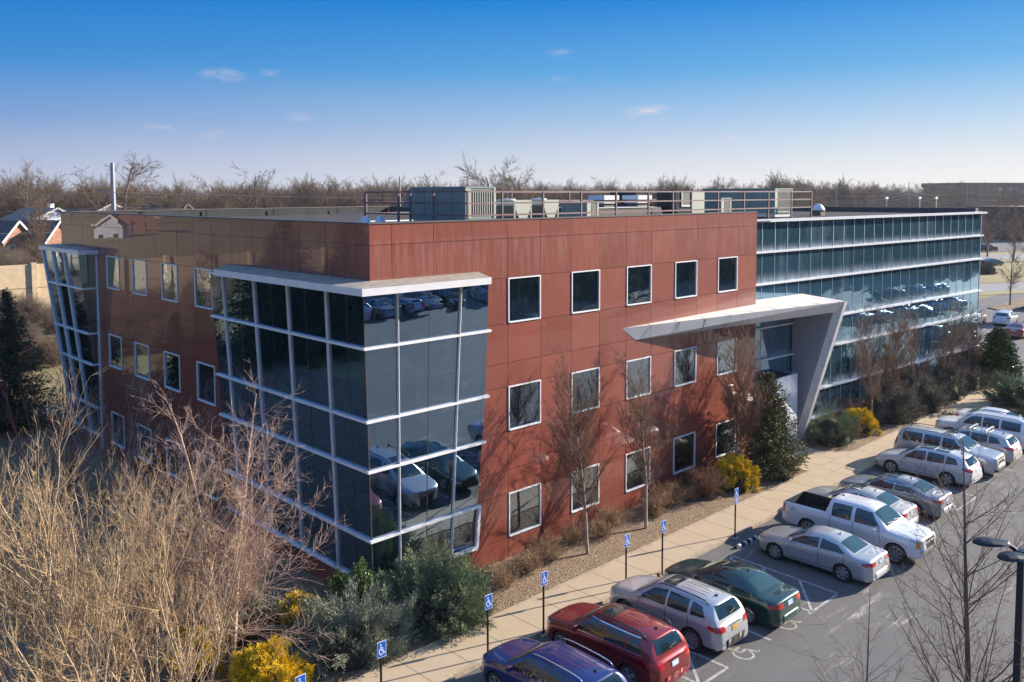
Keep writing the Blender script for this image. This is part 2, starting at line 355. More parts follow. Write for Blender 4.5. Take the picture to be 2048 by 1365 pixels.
# ---- punched windows
def window(cx0, cx1, z0, z1, axis):
    """frame proud of the wall, pane inside"""
    e = 0.012; fr = 0.050; d0, d1 = -0.035, 0.10
    mb = MB()
    def bx(a0, a1, zz0, zz1, y0=d0, y1=d1):
        if axis == 'x': mb.box(a0, a1, y0, y1, zz0, zz1)
        else: mb.box(y0, y1, a0, a1, zz0, zz1)
    A, B = cx0+e, cx1-e
    bx(A, A+fr, z0+e, z1-e); bx(B-fr, B, z0+e, z1-e); bx(A+fr, B-fr, z1-e-fr, z1-e); bx(A+fr, B-fr, z0+e, z0+e+fr, d0-0.02)
    f = mb.build('window', M['frame_metal'], bld)
    mb = MB(); dz = rng.uniform(-.004, .004); dx = rng.uniform(-.003, .003); y = 0.022
    if axis == 'x': mb.quad((A+fr, y+dx, z0+e+fr), (B-fr, y-dx, z0+e+fr), (B-fr, y-dx+dz, z1-e-fr), (A+fr, y+dx+dz, z1-e-fr))
    else: mb.quad((y+dx, B-fr, z0+e+fr), (y-dx, A+fr, z0+e+fr), (y-dx+dz, A+fr, z1-e-fr), (y+dx+dz, B-fr, z1-e-fr))
    mb.build('pane', M['window_glass'], f)
    mb = MB()
    if axis == 'x': mb.box(A, B, 0.092, 0.12, z0, z1)
    else: mb.box(0.092, 0.12, A, B, z0, z1)
for r, zt in enumerate(ZT):
    for k in (3, 5, 7, 9, 11): window(P0F+k*WF, P0F+(k+1)*WF, zt-HW, zt, 'x')
    for k in (12, 10, 8, 6): window(P0L+k*WL, P0L+(k+1)*WL, zt-HW, zt, 'y')
# ---- roof of the red block, parapets
mb = MB(); BK = (0.3, YE-0.3); 
mb.add([(0.3,0.3,13.0),(27.0,0.3,13.0),(27.0,35.8,13.0),(0.3,31.9,13.0)], [(0,1,2,3)])
mb.build('roof', M['membrane'], bld)
mb = MB()
for k in range(15): mb.box(.35, 26.5, 1.6+2.0*k, 1.66+2.0*k, 12.995, 13.006)
mb.box(9, 9.06, .35, 31, 12.996, 13.009); mb.box(18, 18.06, .35, 31, 12.996, 13.009)
mb.build('roof_seam', M['coping'], bld)
mb = MB()
mb.box(0.09, XE, 0.09, 0.3, 12.9, TOP-0.03); mb.box(0.09, 0.3, 0.3, YE, 12.9, TOP-0.03)
mb.hexa([(0.3,YE-0.35,12.9),(27,36.1,12.9),(27,36.4,12.9),(0.1,YE,12.9),(0.3,YE-0.35,TOP-.03),(27,36.1,TOP-.03),(27,36.4,TOP-.03),(0.1,YE,TOP-.03)])
for y in (6, 12, 18, 24): mb.box(0.3, 0.36, y, y+0.08, 13.0, 13.48)
for x in (5, 9.5, 15, 21): 
    yy = YE-0.35+(x-0.3)*0.1415; mb.box(x, x+0.1, yy-0.07, yy, 13.0, 13.5)
mb.build('parapet', M['parapet_in'], bld)
mb = MB()
mb.box(-0.03, XE+0.07, -0.03, 0.33, TOP-0.03, TOP+0.02); mb.box(-0.03, 0.33, 0.33, YE+.03, TOP-0.03, TOP+0.02)
mb.hexa([(0.33,YE-0.38,TOP-.03),(27,36.07,TOP-.03),(27,36.43,TOP-.03),(0.33,YE+.03,TOP-.03),(0.33,YE-0.38,TOP+.02),(27,36.07,TOP+.02),(27,36.43,TOP+.02),(0.33,YE+.03,TOP+.02)])
mb.build('coping', M['coping'], bld)

# ---- slanting corner bays
LZ = [0.97, 2.62, 5.10, 6.86, 9.38]      # ledge heights
def bay(name, base, top, xr, yl, zb, zt_, roof, front=True, sx=1):
    """front face from corner to xr along +x, side face from corner to yl along +y. base/top: glass corner points"""
    pass
def lean(z): s = (z-1.05)/(11.1-1.05); return (0.02-0.56*s, 0.06-0.46*s)      # corner of the glass at height z
ZB, ZG = 1.0, 11.27
def fr_right(z): return 4.76+0.29*min(1.0, (z-2.6)/4.2)      # right edge of the front glass on the wall plane
def lf_end(z): return 10.85+0.05*(z-5)/6                    # far edge of the left glass
mb = MB()
cx0, cy0 = lean(ZB); cx1, cy1 = lean(ZG)
# split in panes so each pane mirrors a little differently
def bay_face_front(z0, z1, s0, s1, mb, r):
    P = []
    for z, s in ((z0, s0), (z0, s1), (z1, s1), (z1, s0)):
        x0, y0 = lean(z); x1 = fr_right(z); j = r.uniform(-.0035, .0035)
        P.append((x0+(x1-x0)*s, y0*(1-0*s)+j, z))
    mb.add(P, [(0,1,2,3)])
def bay_face_left(z0, z1, s0, s1, mb, r):
    P = []
    for z, s in ((z0, s0), (z0, s1), (z1, s1), (z1, s0)):
        x0, y0 = lean(z); y1 = lf_end(z); j = r.uniform(-.0035, .0035)
        P.append((x0+j, y0+(y1-y0)*s, z))
    mb.add(P, [(3,2,1,0)])
rows = [0.93]+LZ+[ZG]
r_ = random.Random(3)
FS = [0, 0.245, 0.50, 0.755, 1.0]; LS = [0, 0.09, 0.20, 0.33, 0.435, 0.55, 0.665, 0.78, 0.90, 1.0]
for i in range(len(rows)-1):
    for a, b in zip(FS[:-1], FS[1:]): bay_face_front(rows[i], rows[i+1], a, b, mb, r_)
    for a, b in zip(LS[:-1], LS[1:]): bay_face_left(rows[i], rows[i+1], a, b, mb, r_)
corner_bay = mb.build('corner_bay', M['bay_glass'], bld)
mb = MB()   # side cheeks and base
mb.add([(fr_right(1),0.0,1.0),(fr_right(ZG),0.0,ZG),(fr_right(ZG),lean(ZG)[1],ZG),(fr_right(1)-.02,0.05,1.0)], [(0,1,2,3)])
mb.add([(0,lf_end(1),1.0),(0,lf_end(ZG),ZG),(lean(ZG)[0],lf_end(ZG),ZG)], [(2,1,0)])
mb.box(0.1, 4.7, 0.1, 0.16, 0.0, 1.0); mb.box(0.1, 0.16, 0.1, 11, 0.0, 1.0)
mb.build('bay_cheek', M['stone'], corner_bay)
mb = MB()
def ledge(z, h=0.085, out=0.11, cut=0.06, ext=0.12):
    x0, y0 = lean(z); xr = fr_right(z)+ext; yl = lf_end(z)+ext
    mb.prism([(x0-out, y0-out), (xr, y0-out), (xr, y0+cut), (x0+cut, y0+cut), (x0+cut, yl), (x0-out, yl)], z-h/2, z+h/2)
for z in LZ: ledge(z)
ledge(11.22, 0.07, 0.03)
# mullions: outer caps running down the glass
def m_front(s, w, out):
    a = []
    for z in (rows[0] if s < .5 else 1.0, ZG):
        x0, y0 = lean(z); x1 = fr_right(z); a.append((x0+(x1-x0)*s, y0-out/2, z))
    mb.bar(a[0], a[1], w, out, up=(0,1,0))
def m_left(s, w, out):
    a = []
    for z in (1.0, ZG):
        x0, y0 = lean(z); y1 = lf_end(z); a.append((x0-out/2, y0+(y1-y0)*s, z))
    mb.bar(a[0], a[1], out, w, up=(0,1,0))
for s in (0.245, 0.755): m_front(s, 0.06, 0.05); m_front(s, 0.026, 0.09)
for s in (0.20, 0.435, 0.665, 0.90): m_left(s, 0.065, 0.05); m_left(s, 0.028, 0.09)
# white frame at foot of right edge
mb.bar((fr_right(2.6)+.06, -.07, 2.62), (fr_right(1.0)+.02, -.07, 1.05), 0.13, 0.12, up=(0,1,0))
mb.bar((3.1, -.07, 1.05), (fr_right(1.0)+.08, -.07, 1.05), 0.13, 0.13)
mb.build('mullion', M['frame_metal'], corner_bay)
mb = MB()    # thin dark butt joints between panes
for s in (0.50,):
    a = [(lean(z)[0]+(fr_right(z)-lean(z)[0])*s, lean(z)[1]-0.006, z) for z in (1.0, ZG)]; mb.bar(a[0], a[1], 0.02, 0.012, up=(0,1,0))
for s in (0.33, 0.55, 0.78, 0.09):
    a = [(lean(z)[0]-0.006, lean(z)[1]+(lf_end(z)-lean(z)[1])*s, z) for z in (1.0, ZG)]; mb.bar(a[0], a[1], 0.012, 0.02, up=(0,1,0))
a = [(lean(z)[0], lean(z)[1], z) for z in (0.9, ZG)]; mb.bar(a[0], a[1], 0.03, 0.03, up=(0,1,0))
mb.build('butt_joint', M['coping'], corner_bay)
mb = MB()    # roof ledge
mb.prism([(-1.24,-1.37),(4.32,-1.37),(4.95,0.0),(0.0,0.0),(0.0,10.5),(-1.24,9.15)], 11.28, 11.52)
mb.build('bay_fascia', M['white_metal'], corner_bay)
mb = MB()
mb.add([(-1.20,-1.33,11.525),(4.29,-1.33,11.525),(4.90,-0.01,11.60),(-0.01,-0.01,11.60),(-0.01,10.44,11.60),(-1.20,9.16,11.525)], [(0,1,2,3),(0,3,4,5)])
mb.build('bay_roof', M['bay_roof'], corner_bay)

# far bay at the other end of the left wall
def lean2(z): s = (z-1.05)/(11.1-1.05); return -0.02-0.93*s
Y0b = 26.3
def yb0(z): return Y0b
def yb1(z): return 31.2+1.25*(z-1)/10
mb = MB(); r_ = random.Random(8)
for i in range(len(rows)-1):
    for a, b in ((0, .19), (.19, .37), (.37, .55), (.55, .78), (.78, 1)):
        P = [(lean2(z)+r_.uniform(-.004,.004), yb0(z)+(yb1(z)-yb0(z))*s, z) for z, s in ((rows[i],b),(rows[i],a),(rows[i+1],a),(rows[i+1],b))]
        mb.add(P, [(0,1,2,3)])
    z0, z1 = rows[i], rows[i+1]
    mb.quad((0,Y0b,z0),(0,Y0b,z1),(lean2(z1),Y0b,z1),(lean2(z0),Y0b,z0))
far_bay = mb.build('end_bay', M['bay_glass'], bld)
mb = MB()
for z in LZ:
    mb.prism([(lean2(z)-.10, Y0b-.09), (0.0, Y0b-.09), (0.0, Y0b-.005), (lean2(z)-.005, Y0b-.005), (lean2(z)-.005, yb1(z)+.1), (lean2(z)-.10, yb1(z)+.1)], z-.04, z+.04)
for s in (0.37, 0.70, 1.0):
    a = [(lean2(z)-.05, yb0(z)+(yb1(z)-yb0(z))*s, z) for z in (0.6, ZG)]; mb.bar(a[0], a[1], 0.11, 0.10, up=(0,1,0))
mb.box(-0.09, -0.005, Y0b-0.10, Y0b-0.02, 0.3, ZG)
mb.build('mullion', M['frame_metal'], far_bay)
mb = MB()
mb.prism([(-1.06, 26.0),(-0.005, 26.0),(-0.005, 33.1),(-1.06, 33.1)], 11.28, 11.52)
mb.build('bay_fascia', M['white_metal'], far_bay)
mb = MB(); mb.add([(-1.03,26.03,11.525),(-0.01,26.03,11.58),(-0.01,33.06,11.58),(-1.03,33.06,11.525)], [(0,1,2,3)])
mb.build('bay_roof', M['bay_roof'], far_bay)

# ---- glass wing: plane y = 2.6 - 0.07 x
def cy(x): return 2.6-0.07*x
XC0, XC1 = 24.6, 55.3
CX = [25.40]+[26.64+1.2345*k for k in range(23)]+[XC1]
CX = [XC0]+CX
CL = [1.0, 2.72, 5.21, 7.02, 9.48, 11.26]
mb = MB(); r_ = random.Random(4); zr = [0.02]+CL+[13.0]
for i in range(len(CX)-1):
    for j in range(len(zr)-1):
        a, b = CX[i], CX[i+1]; P = []
        o0 = [r_.uniform(-.003,.003) for _ in range(2)]; o1 = r_.uniform(-.004,.004)
        P = [(a, cy(a)+o0[0], zr[j]), (b, cy(b)+o0[1], zr[j]), (b, cy(b)+o0[1]+o1, zr[j+1]), (a, cy(a)+o0[0]+o1, zr[j+1])]
        mb.add(P, [(0,1,2,3)])
mb.quad((XC1, cy(XC1), 0), (XC1, 24, 0), (XC1, 24, 13.0), (XC1, cy(XC1), 13.0))
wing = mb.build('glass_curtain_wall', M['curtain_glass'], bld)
mb = MB()
for z in CL:
    mb.hexa([(XC0, cy(XC0)-.17, z-.06), (XC1+.2, cy(XC1)-.17-.014, z-.06), (XC1+.2, cy(XC1)-.002, z-.06), (XC0, cy(XC0)-.002, z-.06),
             (XC0, cy(XC0)-.17, z+.045), (XC1+.2, cy(XC1)-.17-.014, z+.045), (XC1+.2, cy(XC1)-.002, z+.045), (XC0, cy(XC0)-.002, z+.045)])
mb.hexa([(XC0, cy(XC0)-.30, 12.93), (XC1+.35, cy(XC1)-.32, 12.93), (XC1+.35, cy(XC1)+.3, 12.93), (XC0, cy(XC0)+.3, 12.93),
         (XC0, cy(XC0)-.30, 13.07), (XC1+.35, cy(XC1)-.32, 13.07), (XC1+.35, cy(XC1)+.3, 13.07), (XC0, cy(XC0)+.3, 13.07)])
mb.build('ledge', M['white_metal'], wing)
M['mull'] = mat('pale_blue_mullion', (0.42, 0.55, 0.62), 0.4, 0.3)
for x in CX[1:-1]:
    mb = MB()
    for j in range(len(zr)-1):
        mb.bar((x, cy(x)-.012, zr[j]+(.05 if j else 0)), (x, cy(x)-.012, zr[j+1]-.05), 0.045 if j == len(zr)-2 else 0.02, 0.024 if j == len(zr)-2 else .012, up=(0,1,0))
    mb.build('mullion', M['mull'], wing)
mb = MB(); mb.bar((XC1, cy(XC1)-.0, 0), (XC1, cy(XC1)-.0, 12.9), 0.06, 0.06, up=(0,1,0)); mb.build('mullion', M['mull'], wing)
mb = MB(); mb.add([(XE+.06, cy(25)+.3, 12.94), (XC1-.2, cy(XC1)+.3, 12.94), (XC1-.2, 24, 12.94), (27.0, 24, 12.94), (27.0, 36, 12.94)], [(0,1,2,3)])
mb.build('wing_roof', M['membrane'], wing)
mb = MB(); mb.box(XC1-.25, XC1+.3, cy(XC1)+.32, 24, 12.9, 13.35); mb.box(27.2, XC1-.25, 23.7, 24, 12.9, 13.35)
mb.box(26.9, 27.1, 24, 36, 12.0, 13.5)
mb.build('wing_parapet', M['coping'], wing)

# ---- entrance canopy with its slanting leg
CA = (13.51, -0.0); CT = 8.50; XLG = 30.0; YC = -2.55
mb = MB()
def canopy_y(x): return YC*(x-CA[0])/(XLG-CA[0])
th = 0.62
# top slab: wedge from the tip on the red wall out to the leg; outer face slopes inward towards its bottom
Lx = XLG; 
top = [(CA[0], 0.0, CT), (Lx, YC, CT), (30.75, cy(30.75), CT+.12), (XE+.06, cy(XE), CT+.12), (XE+.06, -.0, CT+.08)]
bot = [(CA[0]+0.9, -.02, CT-th), (Lx-.35, YC+.45, CT-th), (30.6, cy(30.6), CT-th), (XE+.06, cy(XE), CT-th), (XE+.06, -.0, CT-th)]
mb.add(top+bot, [(1,0,5,6),(2,1,6,7),(4,3,8,9),(0,4,9,5)])
canopy = mb.build('entrance_canopy', M['canopy_metal'], bld)
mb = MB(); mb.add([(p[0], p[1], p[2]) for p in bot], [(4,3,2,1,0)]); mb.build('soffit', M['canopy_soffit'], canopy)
mb = MB(); mb.add([(x,y,z+.006) for x,y,z in top], [(0,1,2,3,4)])
for k in range(9):     # standing seams
    x = 15.2+k*1.8; y1 = -0.02 if x < XE else cy(x)-.05
    mb.bar((x, canopy_y(x)+.05, CT+.012), (x+.25, y1, CT+.02+.1*max(0,(x-22)/8)), 0.05, 0.03)
mb.build('canopy_membrane', M['canopy_top'], canopy)
for k in range(9):     # seams on the fascia
    mb = MB()
    x = 15.3+k*1.78; y = canopy_y(x)
    mb.bar((x, y-.004, CT-.01), (x-.12, y+.45*(x-CA[0])/(XLG-CA[0])-.012, CT-th+.01), 0.014, 0.008, up=(1,0,0)); mb.build('fascia_joint', M['coping'], canopy)
# leg: tapering upright plate from canopy end down to the foot of the glass
def leg_out(z): return -0.02+(YC+0.02)*z/CT     # outer edge of the leg at height z
mb = MB(); xl0, xl1 = XLG-0.02, XLG+0.42
pf = [(xl0, leg_out(z)+o, z) for z, o in ((0,0),(CT,0))]
for (xa, xb, mi) in ((XLG-.35, XLG+.35, 0),):
    lo_ = [(XLG-.30, leg_out(0)+.30, 0), (XLG+.0, leg_out(0), 0), (XLG+.45, leg_out(0)+.05, 0), (XLG+.45, 0.46, 0), (XLG-.30, 0.46, 0)]
    up_ = [(XLG-.35, YC+.45, CT-.30), (XLG+.0, YC+.04, CT-.02), (XLG+.45, YC+.09, CT-.04), (XLG+.45, 0.46, CT-.02), (XLG-.35, 0.46, CT-.30)]
    mb.add(lo_+up_, [(0,1,6,5),(1,2,7,6),(2,3,8,7)], 0); mb.add(lo_+up_, [(4,0,5,9)], 1)
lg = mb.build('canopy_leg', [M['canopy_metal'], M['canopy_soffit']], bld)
for z in (1.6, 3.2, 4.7, 6.2, 7.5):
    mb = MB()
    a = (XLG-.30-.05*z/CT-.003, leg_out(z)+.30+.15*z/CT, z); b = (XLG-.003, leg_out(z)-.004, z)
    mb.bar(a, b, 0.012, 0.016); mb.build('panel_joint', M['coping'], lg)
# entrance vestibule box in white metal
VX0, VX1, VY, VZ = 25.2, 29.0, -0.30, 4.28
mb = MB()
for i, (a, b) in enumerate(((VX0, 26.5), (26.5, 27.8), (27.8, VX1))):
    if i < 2: mb.box(a+.01, b-.01, VY, VY+.1, 2.6, VZ)
    else:
        mb.box(a+.01, b-.01, VY, VY+.1, 0, VZ)
mb.box(VX0+.01, 25.6, VY, VY+.1, 0, 2.58)
mb.box(VX1-.1, VX1, VY+.1, cy(VX1)-.02, 0, VZ); mb.box(VX0, VX0+.1, VY+.1, cy(VX0)-.02, 0, VZ)
vest = mb.build('entrance_porch', M['concrete_white'], bld)
mb = MB(); mb.box(VX0+.11, VX1-.11, VY+.11, cy(27)-.03, VZ-.12, VZ-.05); mb.build('porch_roof', M['membrane'], vest)
mb = MB(); mb.box(25.62, 27.78, VY+.04, VY+.06, 0, 2.58); mb.build('glass_door', M['window_glass'], vest)
mb = MB()
for x in (25.62, 26.68, 27.74): mb.box(x, x+.06, VY, VY+.03, 0, 2.56)
mb.build('door_frame', M['frame_metal'], vest)

# ================================================================ ROOFTOP THINGS
def unit(x0, x1, y0, y1, zb, zt, label, name='rooftop_air_unit', cat='air conditioning unit', cream=False, group='air handling units on the roof'):
    u = empty(name, ((x0+x1)/2, (y0+y1)/2, 13.0), 0, label, cat, group)
    X, Y = (x1-x0)/2, (y1-y0)/2; Z0, Z1 = zb-13.0, zt-13.0
    mb = MB(); mb.box(-X, X, -Y, Y, Z0, Z1)
    n = max(2, int(2*Y/0.9))
    for i in range(1, n): yy = -Y+2*Y*i/n; mb.box(-X-.02, -X, yy-.025, yy+.025, Z0+.05, Z1-.05)
    mb.box(-X-.03, X+.03, -Y-.03, Y+.03, Z1-.05, Z1+.03); mb.box(-X-.03, X+.03, -Y-.03, Y+.03, Z0-.0, Z0+.07)
    for i in range(n): yy = -Y+2*Y*(i+.5)/n; mb.box(-X-.03, -X, yy+.12, yy+.2, (Z0+Z1)/2, (Z0+Z1)/2+.18)
    mb.build('casing', M['hvac'], u)
    mb = MB(); k = max(3, int(2*X/.16))
    mb.box(-X+.28, X-.1, -Y-.012, -Y, Z0+.18, Z1-.12)
    mb.build('coil', M['hvac_dark'], u)
    mb = MB()
    mb.box(-X-.032, -X+.28, -Y-.04, -Y, Z0+.08, Z1-.06); mb.box(X-.12, X+.01, -Y-.04, -Y, Z0+.08, Z1-.06)
    for i in range(1, k): xx = -X+.28+(2*X-.40)*i/k; mb.box(xx-.02, xx+.02, -Y-.035, -Y-.012, Z0+.18, Z1-.12)
    mb.build('louver', M['hvac_cream'], u)
    mb = MB(); mb.box(-X+.06, X-.06, -Y+.05, Y-.05, 0, Z0); mb.build('curb', M['galv'], u)
    return u
h1 = unit(8.02, 9.77, 4.3, 8.18, 13.38, 14.82, 'largest green air unit beside the corner of the roof railing')
mb = MB(); mb.hexa([(-.87,1.95,.9),(.87,1.95,.9),(.87,2.6,.9),(-.87,2.6,.9),(-.87,1.95,1.8),(.87,1.95,1.8),(.87,2.2,1.7),(-.87,2.2,1.7)]); mb.build('intake_hood', M['hvac'], h1)
h2 = unit(33.76, 35.93, 4.0, 9.4, 13.25, 14.81, 'long green air unit near the glass wing end of the railing')
h3 = unit(16.80, 17.67, 5.0, 6.81, 13.2, 14.11, 'small green air unit with corrugated end beside the two notched condensers')
h4 = unit(28.06, 29.1, 4.3, 5.4, 13.1, 14.23, 'small cream louvered unit in front of the long green unit')
def vunit(x0, x1, y0, y1, zt, label):
    u = empty('condenser_unit', ((x0+x1)/2, (y0+y1)/2, 13.0), 0, label, 'condenser unit', 'condensers with V shaped ends on the roof')
    X, Y, Z = (x1-x0)/2, (y1-y0)/2, zt-13.0
    mb = MB(); mb.box(-X, X, -Y+.05, Y-.05, 0.0, Z-.28); mb.build('coil', M['hvac_dark'], u)
    mb = MB(); mb.box(-X-.02, X+.02, -Y, Y, Z-.28, Z)
    for s in (-1, 1):
        yy = s*Y; y2 = yy-s*.03
        mb.add([(-X,yy,Z-.28),(X,yy,Z-.28),(X*.16,yy,.02),(-X*.16,yy,.02),(-X,y2,Z-.28),(X,y2,Z-.28),(X*.16,y2,.02),(-X*.16,y2,.02)], [(0,1,2,3),(7,6,5,4),(0,3,7,4),(1,5,6,2)])
        mb.box(-X-.02, -X+.06, min(yy, yy-s*.06), max(yy, yy-s*.06), 0, Z-.28); mb.box(X-.06, X+.02, min(yy, yy-s*.06), max(yy, yy-s*.06), 0, Z-.28)
    mb.build('casing', M['hvac_cream'], u)
    mb = MB(); mb.tube([(0,0,Z),(0,0,Z+.06)], [X*.7, X*.7], 16); 
    for a in range(4): mb.bar((0,0,Z+.10), (X*.8*math.cos(a*PI/2+.7), X*.8*math.sin(a*PI/2+.7), Z+.02), .015)
    mb.build('fan_guard', M['galv'], u)
    return u
vunit(12.14, 13.29, 5.5, 7.7, 14.22, 'condenser with V shaped end beside the largest air unit')
vunit(14.13, 15.21, 5.5, 7.2, 14.23, 'condenser with V shaped end, nearer the small corrugated unit')
lb = empty('roof_hatch_box', (23.2, 9.0, 13.0), 0, 'long low dark curb box under the white vent hoods', 'roof curb box')
mb = MB(); mb.box(-2.6, 2.4, -1.5, 2.0, 0, .70); mb.build('box', M['coping'], lb)
mb = MB(); mb.box(-2.65, 2.45, -1.55, 2.05, .70, .75); mb.build('rim', M['galv'], lb)
for i, (x, lab) in enumerate(((21.68, 'white square vent hood on the low dark box, nearer the corrugated unit'), (24.77, 'white square vent hood on the low dark box, nearer the black duct'))):
    v = empty('vent_hood', (x, 8.0, 13.75), 0, lab, 'vent hood', 'white vent hoods')
    mb = MB(); mb.box(-.66, .66, -.6, .6, .42, .68); mb.build('cap', M['white_box'], v)
    mb = MB(); mb.box(-.42, .42, -.4, .4, 0, .42); mb.build('stack', M['hvac_dark'], v)
    mb = MB(); mb.box(-.55, .55, -.5, .5, .22, .32); mb.build('skirt', M['white_box'], v)
dk = empty('duct_box', (24.7, 4.9, 13.0), 0, 'tall black duct box with pale framed louver behind the railing', 'duct')
mb = MB(); mb.box(-.95, .55, -.4, .9, .75, 1.68); mb.hexa([(-.6,-.4,0),(.4,-.4,0),(.4,.6,0),(-.6,.6,0),(-.95,-.4,.75),(.55,-.4,.75),(.55,.6,.75),(-.95,.6,.75)]); mb.build('casing', M['dark_bronze'], dk)
mb = MB(); mb.box(-.42, -.36, -.45, -.4, .78, 1.66); mb.box(.48, .56, -.45, -.4, .78, 1.66); mb.box(-.36, .48, -.45, -.4, 1.6, 1.66); mb.box(-.36, .48, -.45, -.4, .78, .86); mb.build('louver_frame', M['frame_metal'], dk)
mb = MB(); mb.box(-.36, .48, -.42, -.405, .86, 1.6); mb.build('louver', M['hvac_dark'], dk)
b6 = empty('rooftop_air_unit', (28.9, 7.3, 13.0), 0, 'pale square air unit just behind the black duct box', 'air conditioning unit', 'air handling units on the roof')
mb = MB(); mb.box(-.72, .72, -.8, 1.2, .25, 1.63); mb.build('casing', M['hvac_cream'], b6)
mb = MB(); mb.box(-.6, .6, -.7, 1.1, 0, .25); mb.build('curb', M['galv'], b6)
b7 = empty('rooftop_air_unit', (25.7, 9.2, 13.0), 0, 'dark blue grey cabinet beside the white vent hoods', 'air conditioning unit', 'air handling units on the roof')
mb = MB(); mb.box(-.8, .8, -1, 1, .3, 1.62); mb.build('casing', M['dark_bronze'], b7)
mb = MB(); mb.box(-.7, .7, -.9, .9, 0, .3); mb.build('curb', M['coping'], b7)
# mushroom exhaust on the wing roof
ex = empty('exhaust_fan', (41.4, 4.9, 12.94), 0, 'shiny domed exhaust fan standing alone on the glass wing roof', 'exhaust fan')
mb = MB(); mb.box(-.34, .34, -.34, .34, 0, .34); mb.build('curb', M['coping'], ex)
mb = MB(); mb.tube([(0,0,.34),(0,0,.42),(0,0,.5),(0,0,.62),(0,0,.78),(0,0,.84)], [.42,.46,.40,.34,.22,.05], 16); mb.build('dome', M['galv'], ex, smooth=True)
for x, y, lab in ((6.0, 9.0, 'small shiny roof vent cap nearest the building corner'), (6.95, 9.15, 'small shiny roof vent cap next to the railing end')):
    v = empty('roof_vent', (x, y, 13.0), 0, lab, 'roof vent', 'shiny vent caps')
    mb = MB(); mb.tube([(0,0,0),(0,0,.2)], [.2,.2], 14); mb.build('pipe', M['galv'], v)
    mb = MB(); mb.tube([(0,0,.2),(0,0,.23),(0,0,.5),(0,0,.52)], [.27,.26,.14,.02], 16); mb.build('cap', M['galv'], v, smooth=False)
# pipes and conduit lying on the roof
for i, (pts, lab) in enumerate((([(9.0,9.5,13.08),(9.0,14,13.08),(20,14,13.08),(20,11,13.08)], 'grey gas pipe running across the roof behind the largest air unit'), ([(12.5,8.0,13.06),(12.5,9.8,13.06),(22,9.8,13.06)], 'thin conduit on the roof behind the condensers'))):
    mb = MB(); mb.tube(pts, .05-.02*i, 6); o = mb.build('roof_pipe', M['galv']); tag(o, lab, 'pipe', 'pipes on the roof')
# railing
rl = empty('roof_railing', (7.0, 3.0, 13.0), 0, 'three rail steel railing in rusty primer around the roof equipment', 'railing')
RX = [7.0, 8.97, 11.51, 14.09, 16.68, 19.29, 21.41, 23.11, 25.7, 28.44, 31.21, 34.02, 36.63]
BY = [5.25, 6.9, 7.8, 10.35]
mb = MB()
for z in (0.62, 1.13, 1.62):
    mb.box(0.035, RX[-1]-7-.035, -.035, .035, z-.035, z+.035); mb.box(-.035, .035, .035, BY[-1]-3, z-.035, z+.035)
    mb.box(0.0, RX[-1]-7, 7.4, 7.46, z-.035, z+.035)
mb.build('rail', M['steel_rail'], rl)
for x in RX: 
    mb = MB(); mb.box(x-7-.04, x-7+.04, -.045, .045, 0, 1.66); mb.box(x-7-.12, x-7+.12, -.12, .12, 0, .03); mb.build('post', M['steel_rail'], rl)
for y in BY:
    mb = MB(); mb.box(-.045, .045, y-3-.04, y-3+.04, 0, 1.66); mb.build('post', M['steel_rail'], rl)
for x in RX[::2]+[36.63]:
    mb = MB(); mb.box(x-7-.04, x-7+.04, 7.38, 7.48, 0, 1.66); mb.build('post', M['steel_rail'], rl)
